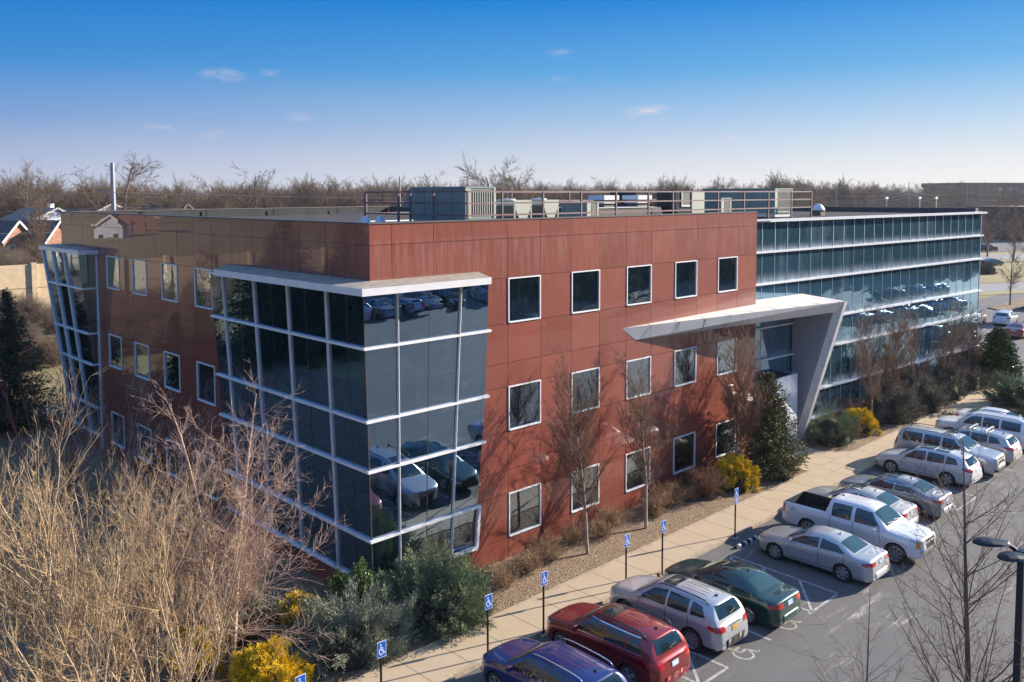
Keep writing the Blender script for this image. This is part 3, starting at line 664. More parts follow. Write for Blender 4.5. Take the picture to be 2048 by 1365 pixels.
# ================================================================ GROUND
def sheet(name, poly, z, m, label=None):
    mb = MB(); mb.add([(x, y, z) for x, y in poly], [tuple(range(len(poly)))])
    o = mb.build(name, m); tag(o, label, None, None, 'structure'); return o
M['grass'] = mat('winter_lawn', (0.19, 0.175, 0.06), 0.95, col2=(0.30, 0.235, 0.11), vscale=0.12, bump=0.6, bscale=8, detail=9)
M['grass_tan'] = mat('tan_winter_grass', (0.33, 0.26, 0.12), 0.95, col2=(0.22, 0.20, 0.08), vscale=0.25, bump=0.4, bscale=10, detail=8)
def asphalt():
    m = bpy.data.materials.new('asphalt'); m.use_nodes = True; t = m.node_tree; b = t.nodes['Principled BSDF']
    tc = nd(t, 'ShaderNodeTexCoord'); o = tc.outputs['Object']
    sp = noise(t, o, 45, 4, 0.8, 0.3, 0.7); big = noise(t, o, 0.22, 6, 0.65, 0.35, 0.65)
    c = mixcol(t, sp, (0.080, 0.078, 0.075), (0.142, 0.138, 0.132))
    c = mixcol(t, math_(t, 'MULTIPLY', big, 0.45), c, (0.17, 0.162, 0.152))
    # dried salt swept into curved streaks
    wv = scaled(t, o, (0.32, 1.9, 1)); salt = noise(t, wv, 1.2, 9, 0.66, 0.54, 0.74)
    msk = noise(t, o, 0.30, 3, 0.5, 0.47, 0.63)
    near = noise(t, scaled(t, o, (1, 1, 1), (7, 2, 0)), 0.12, 2, 0.5, 0.34, 0.55)
    c = mixcol(t, math_(t, 'MULTIPLY', math_(t, 'MULTIPLY', salt, msk), math_(t, 'MULTIPLY', near, 1.0)), c, (0.56, 0.52, 0.49))
    # oil drips where engines stand, dark sealed cracks
    oil = noise(t, o, 0.9, 3, 0.5, 0.66, 0.74); c = mixcol(t, math_(t, 'MULTIPLY', oil, 0.5), c, (0.035, 0.035, 0.036))
    vo = nd(t, 'ShaderNodeTexVoronoi', feature='DISTANCE_TO_EDGE'); vo.inputs['Scale'].default_value = 0.17
    wn = nd(t, 'ShaderNodeTexNoise'); wn.inputs['Scale'].default_value = 1.3; wn.inputs['Detail'].default_value = 5; t.links.new(o, wn.inputs['Vector'])
    va = nd(t, 'ShaderNodeVectorMath', operation='ADD'); vs_ = nd(t, 'ShaderNodeVectorMath', operation='SCALE'); t.links.new(wn.outputs['Color'], vs_.inputs[0]); vs_.inputs['Scale'].default_value = 1.1
    t.links.new(o, va.inputs[0]); t.links.new(vs_.outputs[0], va.inputs[1]); t.links.new(va.outputs[0], vo.inputs['Vector'])
    cr = mrange(t, vo.outputs['Distance'], 0.0, 0.006, 0.7, 0); c = mixcol(t, cr, c, (0.03, 0.03, 0.032))
    t.links.new(c, b.inputs['Base Color']); b.inputs['Roughness'].default_value = 0.78; b.inputs['Specular IOR Level'].default_value = 0.4
    n2 = nd(t, 'ShaderNodeTexNoise'); n2.inputs['Scale'].default_value = 60; t.links.new(o, n2.inputs['Vector'])
    bm = nd(t, 'ShaderNodeBump'); bm.inputs['Strength'].default_value = 0.35; bm.inputs['Distance'].default_value = 0.02
    t.links.new(n2.outputs['Fac'], bm.inputs['Height']); t.links.new(bm.outputs[0], b.inputs['Normal']); return m
M['asphalt'] = asphalt()
M['road'] = mat('worn_road_asphalt', (0.23, 0.22, 0.21), 0.85, var=0.12, vscale=0.4)
def concrete():
    m = bpy.data.materials.new('sidewalk_concrete'); m.use_nodes = True; t = m.node_tree; b = t.nodes['Principled BSDF']
    tc = nd(t, 'ShaderNodeTexCoord'); o = tc.outputs['Object']
    sp = noise(t, o, 40, 4, 0.7, 0.3, 0.7); big = noise(t, o, 0.8, 6, 0.65, 0.3, 0.7)
    c = mixcol(t, sp, (0.38, 0.28, 0.17), (0.46, 0.355, 0.23)); c = mixcol(t, math_(t, 'MULTIPLY', big, 0.5), c, (0.50, 0.41, 0.29))
    st = noise(t, scaled(t, o, (1, 1, 1), (5, 5, 0)), 1.7, 7, 0.7, 0.60, 0.8)
    c = mixcol(t, math_(t, 'MULTIPLY', st, 0.35), c, (0.24, 0.17, 0.10))
    t.links.new(c, b.inputs['Base Color']); b.inputs['Roughness'].default_value = 0.9; return m
M['concrete'] = concrete()
M['curb'] = mat('curb_concrete', (0.40, 0.32, 0.22), 0.9, var=0.18, vscale=4, bump=0.3, bscale=20)
M['groove'] = mat('joint_groove', (0.17, 0.12, 0.08), 0.95)
def mulchm():
    m = bpy.data.materials.new('wood_chip_mulch'); m.use_nodes = True; t = m.node_tree; b = t.nodes['Principled BSDF']
    tc = nd(t, 'ShaderNodeTexCoord'); o = tc.outputs['Object']
    v = nd(t, 'ShaderNodeTexVoronoi'); v.inputs['Scale'].default_value = 24; t.links.new(o, v.inputs['Vector'])
    r = nd(t, 'ShaderNodeValToRGB'); e = r.color_ramp.elements; e[0].color = (0.10, 0.06, 0.034, 1); e[1].color = (0.46, 0.35, 0.22, 1)
    sx = nd(t, 'ShaderNodeSeparateXYZ'); t.links.new(v.outputs['Color'], sx.inputs[0]); t.links.new(sx.outputs[0], r.inputs[0])
    big = noise(t, o, 0.7, 5, 0.6, 0.35, 0.65); c = mixcol(t, math_(t, 'MULTIPLY', big, 0.35), r.outputs[0], (0.16, 0.09, 0.055))
    t.links.new(c, b.inputs['Base Color']); b.inputs['Roughness'].default_value = 0.95
    bm = nd(t, 'ShaderNodeBump'); bm.inputs['Strength'].default_value = 1.0; bm.inputs['Distance'].default_value = 0.06
    t.links.new(v.outputs['Distance'], bm.inputs['Height']); t.links.new(bm.outputs[0], b.inputs['Normal']); return m
M['mulch'] = mulchm()
M['line'] = mat('white_road_paint', (0.50, 0.49, 0.47), 0.8, col2=(0.24, 0.23, 0.22), vscale=5, detail=8)
# terrain: flat round the building, rising gently towards the houses and the far woods
def ground_z(x, y):
    if x < 60 and y > 60 and x > -400: zl = min(5.6, max(0.0, (y-60-max(0, x-15)*1.1))*0.085)
    else: zl = 0.0
    r = math.hypot(x+16.8, y+24.4); a = math.degrees(math.atan2(x+16.8, y+24.4))
    f = min(1, max(0, (66-a)/8))*min(1, max(0, (a+40)/20)); s = min(1, max(0, (r-110)/110)); zr_ = 4.2*f*s*s*(3-2*s)
    return max(zl, zr_)
xs = sorted(set(list(np.linspace(-260, 400, 67))+[-3000, -1500, -700, 600, 900, 1400, 2500, 4500])); ys = sorted(set(list(np.linspace(-200, 460, 67))+[-4000, -2000, -900, -450, 700, 1100, 2000, 4500]))
V = [(x, y, ground_z(x, y)-0.03) for y in ys for x in xs]; nx = len(xs)
Fc = [(j*nx+i, j*nx+i+1, (j+1)*nx+i+1, (j+1)*nx+i) for j in range(len(ys)-1) for i in range(nx-1)]
tag(mkmesh('ground', V, Fc, M['grass'], smooth=True), None, None, None, 'structure')
sheet('parking_lot', [(-60,-4.95),(56.0,-4.95),(57.5,-2.0),(66,5),(66,16.5),(118.5,16.5),(268,-60),(-60,-60)], 0.0, M['asphalt'])
un = (0.89, -0.455); nn_ = (0.455, 0.89)
def strip(name, c0, c1, t0, t1, z, m):
    P = [(nn_[0]*c+un[0]*t_, nn_[1]*c+un[1]*t_) for c, t_ in ((c0,t0),(c0,t1),(c1,t1),(c1,t0))]
    return sheet(name, P, z, m)
strip('grass_verge', 69.0, 72.3, 40, 420, 0.03, M['grass_tan'])
strip('road', 72.3, 81.8, 20, 420, 0.004, M['road'])
strip('grass_verge', 82.0, 93.5, 20, 420, 0.02, M['grass'])
strip('grass_verge', 93.6, 120, 60, 520, 0.022, M['grass_tan'])
strip('road', 121, 135, 100, 700, 0.02, M['road'])
strip('parking_lot', 141, 180, 100, 700, 0.012, M['asphalt'])
strip('road', 192, 212, 100, 900, 0.02, M['road'])
strip('grass_verge', 213, 270, 100, 1200, 0.02, M['grass_tan'])
strip('highway', 288, 310, 50, 2400, 0.3, M['road'])
strip('highway', 330, 352, 50, 2400, 0.6, M['road'])
sheet('path', [(-14, 36.5), (4, 37.6), (30, 41), (30, 43.5), (4, 40.2), (-14, 39)], 0.02, M['concrete'])
# sidewalk slab, entrance plaza and kerb
mb = MB()
mb.prism([(-16,-4.88),(46.6,-4.88),(49.0,-4.2),(50.8,-2.4),(47.6,-3.0),(44,-3.23),(-16,-3.23)], -0.02, 0.13)
mb.prism([(25.0,-3.228),(30.3,-3.228),(29.3,-2.6),(28.85,-1.7),(29.0,-0.7),(29.2,-0.32),(25.0,-0.32)], -0.02, 0.128)
tag(mb.build('pavement', M['concrete']), None, None, None, 'structure')
mb = MB()
x = -15.9
while x < 46.4: mb.box(x, x+1.52, -5.04, -4.886, -0.02, 0.135); x += 1.53
mb.box(-16, 46, -3.226, -3.11, -.02, 0.15)
for a, b in (((46.6,-4.96),(49.1,-4.28)), ((49.1,-4.28),(51,-2.5))): mb.bar((a[0],a[1],.055), (b[0],b[1],.055), .15, .16)
tag(mb.build('kerb', M['curb']), None, None, None, 'structure')
mb = MB(); x = -13.4
while x < 46: mb.box(x-.006, x+.006, -4.88, -3.23, 0.131, 0.1335); x += 1.51
mb.box(25, 47, -4.05, -4.035, .131, .1335)
for x in (26.4, 27.9): mb.box(x, x+.014, -3.2, -.4, .129, .132)
for y in (-1.2, -2.2): mb.box(25.1, 28.8, y, y+.014, .129, .132)
tag(mb.build('pavement_joint', M['groove']), None, None, None, 'structure')
M['planter'] = M['mulch']
def bed(poly, name='mulch_bed', z=0.115, m=None):
    xs_ = [p[0] for p in poly]; mb = MB(); n = len(poly)
    mb.prism(poly, -0.02, z); o = mb.build(name, m or M['mulch']); return tag(o, None, None, None, 'structure')
bed([(-16,-3.11),(25.0,-3.11),(25.0,-0.32),(25.0,0.3),(4.4,0.3),(0.2,0.3),(0.2,40),(-16,40)])
bed([(30.3,-3.11),(44,-3.11),(47.6,-2.9),(50.8,-2.3),(56,-1.8),(62,3),(62,16),(55.4,16),(55.4,-1.2),(30.3,0.7),(29.2,0.7),(29.05,-.7),(28.9,-1.7),(29.35,-2.6)])
bed([(44.2,-5.6),(47.0,-5.2),(49.8,-4.4),(52.0,-2.9),(55.0,-3.4),(54.6,-6.5),(52.4,-9.3),(47.0,-9.9),(44.0,-9.4),(43.2,-7.4)], z=0.12)
bed([(101,9.2),(100.6,11),(102,12.6),(107,12.6),(116,12.0),(116,10.3),(108,9.8)], z=0.13)
bed([(-2,-17.0),(9,-17.0),(10,-18.5),(9,-21.5),(-2,-21.5)], z=0.12)
# painted lines
mb = MB(); Zl = 0.004
def seg(x0, y0, x1, y1, w=0.1):
    mb.bar((x0,y0,Zl), (x1,y1,Zl), w, 0.002)
for x in (-1.9, 1.75, 8.25, 11.0): seg(x, -5.3, x, -10.45)
seg(5.8, -5.3, 5.8, -10.4); seg(4.4, -5.3, 4.4, -10.35); seg(5.75, -10.38, 4.42, -10.35, .1)
for y in (-6.2, -7.55, -8.9): seg(5.75, y, 4.5, y-1.3)
seg(13.15, -5.9, 13.0, -10.42); seg(12.9, -10.45, 10.8, -10.45)
for y in (-5.95, -7.4, -8.9): seg(13.05, y, 11.1, y-1.5)
for x in (16.4, 19.3, 22.1, 24.9, 27.5, 30.1, 33.0, 35.6, 38.4, 41.2): seg(x, -5.3, x, -10.45, .09)
seg(24.95, -10.4, 27.5, -10.4)
for y in (-6.2, -7.7, -9.0): seg(27.4, y, 25.1, y-1.3)
for y in (5.3, 1.0, -3.2): seg(78.2, y+.2, 84, y+.4)
seg(80, 6.85, 87, 7.3); seg(80, 10.8, 87, 11.2)
for x in np.arange(-6, 60, 2.75): seg(x, -38.5, x+.0, -43.5, .1)
tag(mb.build('road_marking', M['line']), None, None, None, 'structure')
def wheelchair(name, m, parent, f, w, kind=None):
    """the seated figure: f maps (u,v) in a unit square to a point"""
    mb = MB()
    def strokes(pts):
        for a, b in zip(pts[:-1], pts[1:]): mb.bar(f(*a), f(*b), w, 0.002 if kind else 0.004, up=f.up)
    cx_, cy_, r = .42, .36, .25
    arc = [(cx_+r*math.cos(t_), cy_+r*math.sin(t_)) for t_ in np.linspace(math.radians(115), math.radians(372), 18)]
    strokes(arc); strokes([(.38,.76),(.42,.44),(.68,.44),(.80,.16),(.90,.19)]); strokes([(.41,.60),(.64,.60)])
    hd = [(.365+.055*math.cos(t_), .86+.055*math.sin(t_)) for t_ in np.linspace(0, 2*PI, 9)]
    strokes(hd)
    return mb.build(name, m, parent)
for cx_ in (6.9, 9.6, 3.3, 0.6, 14.8):
    def f(u, v, cx_=cx_): return Vector((cx_-.55+u*1.2, -10.75+v*1.3, Zl))
    f.up = Vector((0,0,1)); o = wheelchair('road_marking', M['line'], None, f, .085, 'g'); tag(o, None, None, None, 'structure')
# faint stall wording at the right hand bays: worn, unreadable block letters in rows
mb = MB(); rr = random.Random(9)
for cx_ in (28.8, 31.5, 34.2, 26.2):
    for k in range(7):
        x = cx_-.85+k*.25
        seg(x, -11.0, x, -11.55, .05); 
        if rr.random() < .8: seg(x, -11.03, x+.14, -11.03, .05)
        if rr.random() < .7: seg(x, -11.28, x+.13, -11.28, .05)
        if rr.random() < .6: seg(x, -11.52, x+.14, -11.52, .05)
tag(mb.build('road_marking', mat('worn_paint', (0.30, 0.29, 0.28), 0.9, var=.3, vscale=9)), None, None, None, 'structure')

# ================================================================ SIGNS, LAMP, WHEEL STOP
def mksign(x, y, label, small=False):
    s = empty('parking_sign', (x, y, 0.0), 0, label, 'parking sign', 'blue disabled parking signs along the kerb')
    mb = MB(); mb.cyl(0, 0, 0.0, 1.98, .033, 8); mb.build('post', M['black_post'], s)
    mb = MB(); mb.box(-.15, .15, -.052, -.046, 1.70, 2.16) if not small else mb.box(-.15, .15, -.052, -.046, 1.72, 2.16)
    pl = mb.build('sign_plate', [M['sign_white']], s)
    mb = MB(); mb.box(-.135, .135, -.056, -.0525, 1.715 if not small else 1.735, 2.145); mb.build('blue_field', M['sign_blue'], pl)
    def f(u, v): return Vector((-.135+u*.27, -.058, 1.745+v*.37))
    f.up = Vector((0,1,0)); wheelchair('wheelchair_symbol', M['sign_white'], pl, f, .024)
    if small:
        mb = MB(); mb.box(-.15, .15, -.052, -.046, 1.50, 1.70); p2 = mb.build('lower_plate', M['sign_white'], s)
        mb = MB(); mb.box(-.135, .135, -.056, -.0525, 1.515, 1.685); mb.build('blue_field', M['sign_blue'], p2)
        mb = MB(); 
        for z, w_ in ((1.63, .09), (1.57, .07)): mb.box(-w_, w_, -.059, -.0565, z-.012, z+.012)
        mb.build('white_text_line', M['sign_white'], p2)
    mb = MB(); mb.box(-.16, .16, -.14, .14, -.005, .04); mb.build('footing', M['curb'], s)
    return s
for x, y, lab, sm in ((-5.75,-4.95,'blue wheelchair parking sign lowest in the picture beside the golden shrub',False),
    (-3.25,-5.0,'blue wheelchair parking sign in front of the low silvery juniper',False),
    (0.78,-4.98,'blue wheelchair parking sign at the nose of the blue SUV',False),
    (3.2,-5.05,'blue wheelchair parking sign at the front corner of the red SUV, left of it',False),
    (7.6,-4.98,'blue wheelchair parking sign behind the hood of the grey SUV',False),
    (9.64,-5.1,'blue wheelchair parking sign at the nose of the dark green sedan',False),
    (14.79,-5.07,'blue wheelchair parking sign with a second small plate, by the wheel stop',True)):
    mksign(x, y, lab, sm)
ws = empty('wheel_stop', (14.75, -5.68, 0), 0, 'black rubber wheel stop with white bands in front of the silver sedan', 'wheel stop')
mb = MB(); mb.hexa([(-.9,-.08,0),(.9,-.08,0),(.9,.08,0),(-.9,.08,0),(-.9,-.05,.10),(.9,-.05,.10),(.9,.05,.10),(-.9,.05,.10)]); mb.build('rubber_block', mat('black_rubber', (.02,.02,.02), .8), ws)
mb = MB()
for k in range(4): x = -.68+k*.42; mb.hexa([(x,-.085,0),(x+.14,-.085,0),(x+.14,.085,0),(x,.085,0),(x,-.053,.103),(x+.14,-.053,.103),(x+.14,.053,.103),(x,.053,.103)])
mb.build('white_band', M['sign_white'], ws)
# parking lot lamp with two heads
lp = empty('street_lamp', (1.75, -19.38, 0), 0, 'dark square lamp post with two flat heads standing in the parking lot', 'street lamp')
mb = MB(); mb.hexa([(-.075,-.075,0),(.075,-.075,0),(.075,.075,0),(-.075,.075,0),(-.06,-.06,7.55),(.06,-.06,7.55),(.06,.06,7.55),(-.06,.06,7.55)]); mb.build('pole', M['dark_bronze'], lp)
mb = MB(); mb.cyl(0,0,0,.7,.3,14); mb.build('base', M['curb'], lp)
def lamphead(cx_, cy_, ang, z):
    mb = MB(); ca, sa = math.cos(ang), math.sin(ang); N = 14; vs = []; 
    prof = [(0.0,.09),(.06,.2),(.25,.26),(.5,.27),(.72,.22),(.84,.12),(.88,.02)]
    for s_, w_ in prof:
        for k in range(7):
            t_ = k/6*PI; yy = math.cos(t_)*w_; zz = math.sin(t_)*(.05+.10*min(1, s_*1.6)*(w_/.27)); vs.append((s_, yy, zz))
    fs = [(i*7+k, i*7+k+1, (i+1)*7+k+1, (i+1)*7+k) for i in range(len(prof)-1) for k in range(6)]
    fs += [tuple(i*7 for i in range(len(prof)))+tuple(i*7+6 for i in range(len(prof)-1, -1, -1))]
    vs = [(cx_+.78*(x*ca-y*sa), cy_+.78*(x*sa+y*ca), z+.22+.78*zz) for x, y, zz in vs]
    mb.add(vs, fs); return mb.build('lamp_head', M['dark_bronze'], lp, smooth=False)
A_ = math.atan2(.69, -.72)
lamphead(0.0, 0.25, A_-.0, 7.42); lamphead(-.0, -.12, A_+.25, 7.28)
mb = MB(); mb.bar((0,0,7.50),(0,.30,7.64),.07); mb.box(-.09,.09,-.09,.09,7.4,7.57); mb.build('arm', M['dark_bronze'], lp)
# ================================================================ CARS
def mono(xs, ys):
    xs = np.array(xs, float); ys = np.array(ys, float); d = np.diff(ys)/np.diff(xs); m = np.zeros(len(xs)); m[0] = d[0]; m[-1] = d[-1]
    for i in range(1, len(xs)-1): m[i] = 0 if d[i-1]*d[i] <= 0 else 2*d[i-1]*d[i]/(d[i-1]+d[i])
    def f(x):
        x = np.clip(np.asarray(x, float), xs[0], xs[-1]); i = np.clip(np.searchsorted(xs, x)-1, 0, len(xs)-2); h = xs[i+1]-xs[i]; t_ = (x-xs[i])/h
        return (2*t_**3-3*t_**2+1)*ys[i]+(t_**3-2*t_**2+t_)*h*m[i]+(-2*t_**3+3*t_**2)*ys[i+1]+(t_**3-t_**2)*h*m[i+1]
    return f
SIL = dict(
 sedan=dict(L=4.82, W=1.82, H=1.46, zf=.19, R=.325, xf=.95, xr=3.72, n=3.0,
   top=[(0,.50),(.04,.66),(.14,.74),(.45,.84),(1.0,.94),(1.30,.985),(1.55,1.10),(2.05,1.36),(2.35,1.44),(2.85,1.46),(3.30,1.42),(3.60,1.33),(4.10,1.10),(4.22,1.075),(4.60,1.06),(4.74,1.0),(4.79,.85),(4.82,.55)],
   belt=[(0,.45),(.1,.62),(.5,.76),(1.2,.87),(2.0,.93),(3.4,.97),(4.2,.99),(4.7,.93),(4.82,.5)],
   ws=(1.38,2.02), wsw=(.66,.56), bl=(3.48,4.06), blw=(.55,.60), side=[(1.55,2.72),(2.80,3.72)], rf=(2.06,3.36)),
 suv=dict(L=4.66, W=1.85, H=1.68, zf=.22, R=.355, xf=.93, xr=3.62, n=3.4,
   top=[(0,.60),(.04,.80),(.15,.92),(.5,1.02),(1.0,1.10),(1.20,1.13),(1.45,1.27),(1.85,1.54),(2.10,1.635),(2.6,1.68),(3.4,1.67),(4.0,1.62),(4.20,1.58),(4.42,1.27),(4.52,1.08),(4.60,.98),(4.64,.80),(4.66,.6)],
   belt=[(0,.55),(.1,.78),(.5,.92),(1.2,1.02),(2.2,1.06),(3.6,1.11),(4.3,1.12),(4.6,.9),(4.66,.55)],
   ws=(1.25,1.92), wsw=(.68,.58), bl=(4.24,4.46), blw=(.55,.62), side=[(1.50,2.55),(2.63,3.42),(3.52,4.08)], rf=(2.0,4.10)),
 bigsuv=dict(L=5.15, W=1.98, H=1.80, zf=.24, R=.39, xf=.98, xr=3.95, n=4.0,
   top=[(0,.68),(.04,.95),(.12,1.08),(.5,1.15),(1.1,1.20),(1.30,1.23),(1.55,1.42),(1.85,1.66),(2.10,1.76),(2.7,1.80),(4.2,1.79),(4.75,1.75),(4.86,1.70),(5.02,1.30),(5.08,1.05),(5.13,.8),(5.15,.6)],
   belt=[(0,.6),(.1,.95),(.5,1.06),(1.3,1.13),(3,1.15),(4.7,1.16),(5.1,.9),(5.15,.55)],
   ws=(1.35,1.90), wsw=(.74,.66), bl=(4.88,5.03), blw=(.62,.68), side=[(1.58,2.62),(2.72,3.55),(3.66,4.66)], rf=(2.1,4.7)),
 wagon=dict(L=4.80, W=1.84, H=1.60, zf=.22, R=.345, xf=.93, xr=3.68, n=3.3,
   top=[(0,.55),(.04,.72),(.15,.84),(.5,.95),(1.0,1.04),(1.22,1.08),(1.5,1.24),(1.9,1.48),(2.2,1.57),(2.7,1.60),(3.6,1.58),(4.2,1.51),(4.36,1.45),(4.58,1.16),(4.68,1.02),(4.76,.9),(4.79,.75),(4.80,.55)],
   belt=[(0,.5),(.1,.72),(.5,.86),(1.2,.96),(2.4,1.0),(4.3,1.06),(4.7,.9),(4.80,.5)],
   ws=(1.28,1.95), wsw=(.67,.57), bl=(4.38,4.62), blw=(.55,.62), side=[(1.52,2.6),(2.68,3.50),(3.58,4.18)], rf=(2.1,4.22)),
 truck=dict(L=5.85, W=1.98, H=1.87, zf=.34, R=.40, xf=.98, xr=4.62, n=4.2,
   top=[(0,.75),(.04,1.02),(.12,1.13),(.5,1.19),(1.15,1.24),(1.32,1.28),(1.55,1.46),(1.88,1.74),(2.10,1.82),(2.6,1.87),(3.55,1.86),(3.78,1.82),(3.84,1.60),(3.90,1.33),(3.96,1.31),(5.76,1.31),(5.83,1.28),(5.85,.8)],
   belt=[(0,.7),(.1,1.0),(.5,1.08),(1.3,1.16),(3.8,1.19),(3.92,1.24),(5.78,1.24),(5.85,.7)],
   ws=(1.40,1.95), wsw=(.72,.64), bl=(3.80,3.88), blw=(.60,.62), side=[(1.62,2.66),(2.80,3.62)], rf=(2.1,3.7)))
GLASS = glass_mat('car_glass', (0.80, 0.90, 0.93), (0.012, 0.022, 0.024), 0.10, 0.0, 1, 3.5)
GLASS2 = glass_mat('windscreen_glass', (0.80, 0.93, 0.95), (0.030, 0.065, 0.062), 0.10, 0.0, 1, 3.5)
M['tyre'] = mat('tyre_rubber', (0.018, 0.018, 0.019), 0.75); M['rim'] = mat('alloy_rim', (0.60, 0.60, 0.62), 0.28, 0.85)
M['rim_dark'] = mat('dark_alloy_rim', (0.16, 0.16, 0.17), 0.3, 0.8)
M['chrome'] = mat('chrome_trim', (0.75, 0.75, 0.76), 0.12, 1.0); M['plastic'] = mat('black_plastic', (0.022, 0.022, 0.024), 0.55)
M['seam'] = mat('panel_gap', (0.008, 0.008, 0.009), 0.8); M['tail'] = mat('tail_light_red', (0.42, 0.010, 0.008), 0.12, coat=1)
M['lens'] = mat('headlight_lens', (0.62, 0.64, 0.64), 0.1, 0.3, coat=1); M['amber'] = mat('amber_lens', (0.8, 0.28, 0.02), 0.15, coat=1)
M['plate'] = mat('licence_plate', (0.62, 0.70, 0.80), 0.5, col2=(0.30, 0.42, 0.62), vscale=9); M['plate_y'] = mat('yellow_licence_plate', (0.55, 0.42, 0.10), 0.5, col2=(0.4,.2,.05), vscale=12)
M['liner'] = mat('wheel_well', (0.008, 0.008, 0.009), 0.9)
def paint(name, col, metal=0.35, rough=0.32): 
    m = mat(name, col, rough, metal, 0.5, coat=1.0, coatr=0.02); b = m.node_tree.nodes['Principled BSDF']; b.inputs['Coat IOR'].default_value = 1.6; return m
NP = 15; NU = 13
def car(kind, name, pm, loc, rz, label, cat, group=None, low=None, rails=False, sunroof=False, pano=False, chrome_line=False, dark_rim=False, plate='plate', spokes=5, cross=False, length=None, dot=False, cream=False, dents=None):
    S = SIL[kind]; L, W, H = S['L'], S['W'], S['H']; topf = mono(*zip(*S['top'])); beltf = mono(*zip(*S['belt']))
    root = empty(name, loc, rz, label, cat, group or 'cars parked in the lot')
    xs_ = np.unique(np.round(np.concatenate([np.linspace(0, .16, 9), np.linspace(.16, .5, 8), np.linspace(.5, L-.9, 62), np.linspace(L-.9, L-.12, 24), np.linspace(L-.12, L, 8)] + ([np.linspace(3.7, 4.0, 12)] if kind == 'truck' else [])), 4))
    tw = 1-.36*np.clip(1-xs_/.62, 0, 1)**2.6-.035*np.clip(1-xs_/1.6, 0, 1)**1.5 - (.20 if kind in ('sedan','wagon','suv') else .10)*np.clip(1-(L-xs_)/.55, 0, 1)**2.8
    hw = W/2*tw; zt = topf(xs_); zb = np.minimum(beltf(xs_), zt-.02); zf = S['zf']+.10*np.clip(1-xs_/.3, 0, 1)**2+.12*np.clip(1-(L-xs_)/.35, 0, 1)**2
    tk = [0, .06, .18, .32, .46, .60, .74, .86, .95, 1.0]; wk = [.86, .93, .965, .978, .985, .995, 1.0, .992, .972, .945]
    wf_ = mono(tk, wk); ts = np.linspace(0, 1, NP)
    verts = []; n_ = S['n']
    for i, x in enumerate(xs_):
        row = [(x, 0, zf[i])]
        for t_ in ts: row.append((x, hw[i]*float(wf_(t_)), zf[i]+(zb[i]-zf[i])*t_))
        h = zt[i]-zb[i]; wb = hw[i]*.945; cab = min(1, max(0, (h-.12)/.3))
        for k in range(1, NU+1):
            a = PI/2*k/NU; e = 2/(n_ if cab > 0 else 2.6); yy = math.cos(a)**e if k < NU else 0.0; zz = math.sin(a)**e
            y = wb*yy*(1-.30*zz*h*cab); row.append((x, y, zb[i]+h*zz*(1-.0*yy)+ (0.0)))
        verts.append(row)
    nr = len(verts[0]); full = []
    for row in verts: full.append(row+[(x, -y, z) for x, y, z in row[-2:0:-1]])
    nc = len(full[0]); V = [p for r in full for p in r]; F = []; MI = []
    def inarch(p):
        return any((p[0]-xc)**2+(p[2]-S['R'])**2 < (S['R']+.055)**2 for xc in (S['xf'], S['xr'])) and abs(p[1]) > W*.30
    for i in range(len(xs_)-1):
        for k in range(nc):
            q = (i*nc+k, i*nc+(k+1)%nc, (i+1)*nc+(k+1)%nc, (i+1)*nc+k)
            c = [sum(V[j][m] for j in q)/4 for m in range(3)]
            if inarch(c): continue
            if kind == 'truck' and 3.93 < c[0] < 5.72 and abs(c[1]) < .80 and c[2] > 1.15: continue
            F.append(q); MI.append(2 if (low and c[2] < low) else 0)
    F.append(tuple(range(nc-1, -1, -1))); MI.append(0); F.append(tuple((len(xs_)-1)*nc+k for k in range(nc))); MI.append(0)
    # snap the edge of the opening onto the arch circle
    used = {}
    for f in F: 
        for j in f: used[j] = used.get(j, 0)+1
    for j in used:
        if used[j] < 4:
            p = V[j]
            for xc in (S['xf'], S['xr']):
                dx, dz = p[0]-xc, p[2]-S['R']; r = math.hypot(dx, dz)
                if abs(p[1]) > W*.30 and p[2] > S['zf']+.02 and abs(r-(S['R']+.055)) < .09: 
                    s_ = (S['R']+.055)/r; V[j] = (xc+dx*s_, p[1], S['R']+dz*s_)
    bv = BVHTree.FromPolygons([Vector(v) for v in V], [f for f in F if len(f) == 4])
    def patch(mb, pts, mode, off=.006, nu=10, nv=6, rnd=.12, mi=0, sgn=1):
        """pts: 4 corners (2D) projected on to the body"""
        vs = []
        for a in range(nu+1):
            for b in range(nv+1):
                u, v = 2*a/nu-1, 2*b/nv-1
                uu, vv = u*math.sqrt(1-rnd*v*v/2), v*math.sqrt(1-rnd*u*u/2); uu = (uu+1)/2; vv = (vv+1)/2
                p = [(pts[0][m]*(1-uu)+pts[1][m]*uu)*(1-vv)+(pts[3][m]*(1-uu)+pts[2][m]*uu)*vv for m in (0, 1)]
                if mode == 'side': o_, d_ = Vector((p[0], sgn*3, p[1])), Vector((0, -sgn, 0))
                elif mode == 'top': o_, d_ = Vector((p[0], p[1], 4)), Vector((0, 0, -1))
                elif mode == 'front': o_, d_ = Vector((-2, p[0], p[1])), Vector((1, 0, 0))
                else: o_, d_ = Vector((L+2, p[0], p[1])), Vector((-1, 0, 0))
                hit, nrm, _, _ = bv.ray_cast(o_, d_)
                if hit is None: hit, nrm, _, _ = bv.find_nearest(Vector((min(max(o_.x, .02), L-.02), max(-W/2, min(W/2, o_.y)), min(o_.z, H-.05))))
                if nrm.dot(d_) > 0: nrm = -nrm
                vs.append(hit+nrm*off)
        fs = []
        for a in range(nu):
            for b in range(nv):
                q = (a*(nv+1)+b, (a+1)*(nv+1)+b, (a+1)*(nv+1)+b+1, a*(nv+1)+b+1); fs.append(q)
        mb.add(vs, fs, mi)
    body = MB(); body.v = V; body.f = F; body.m = MI
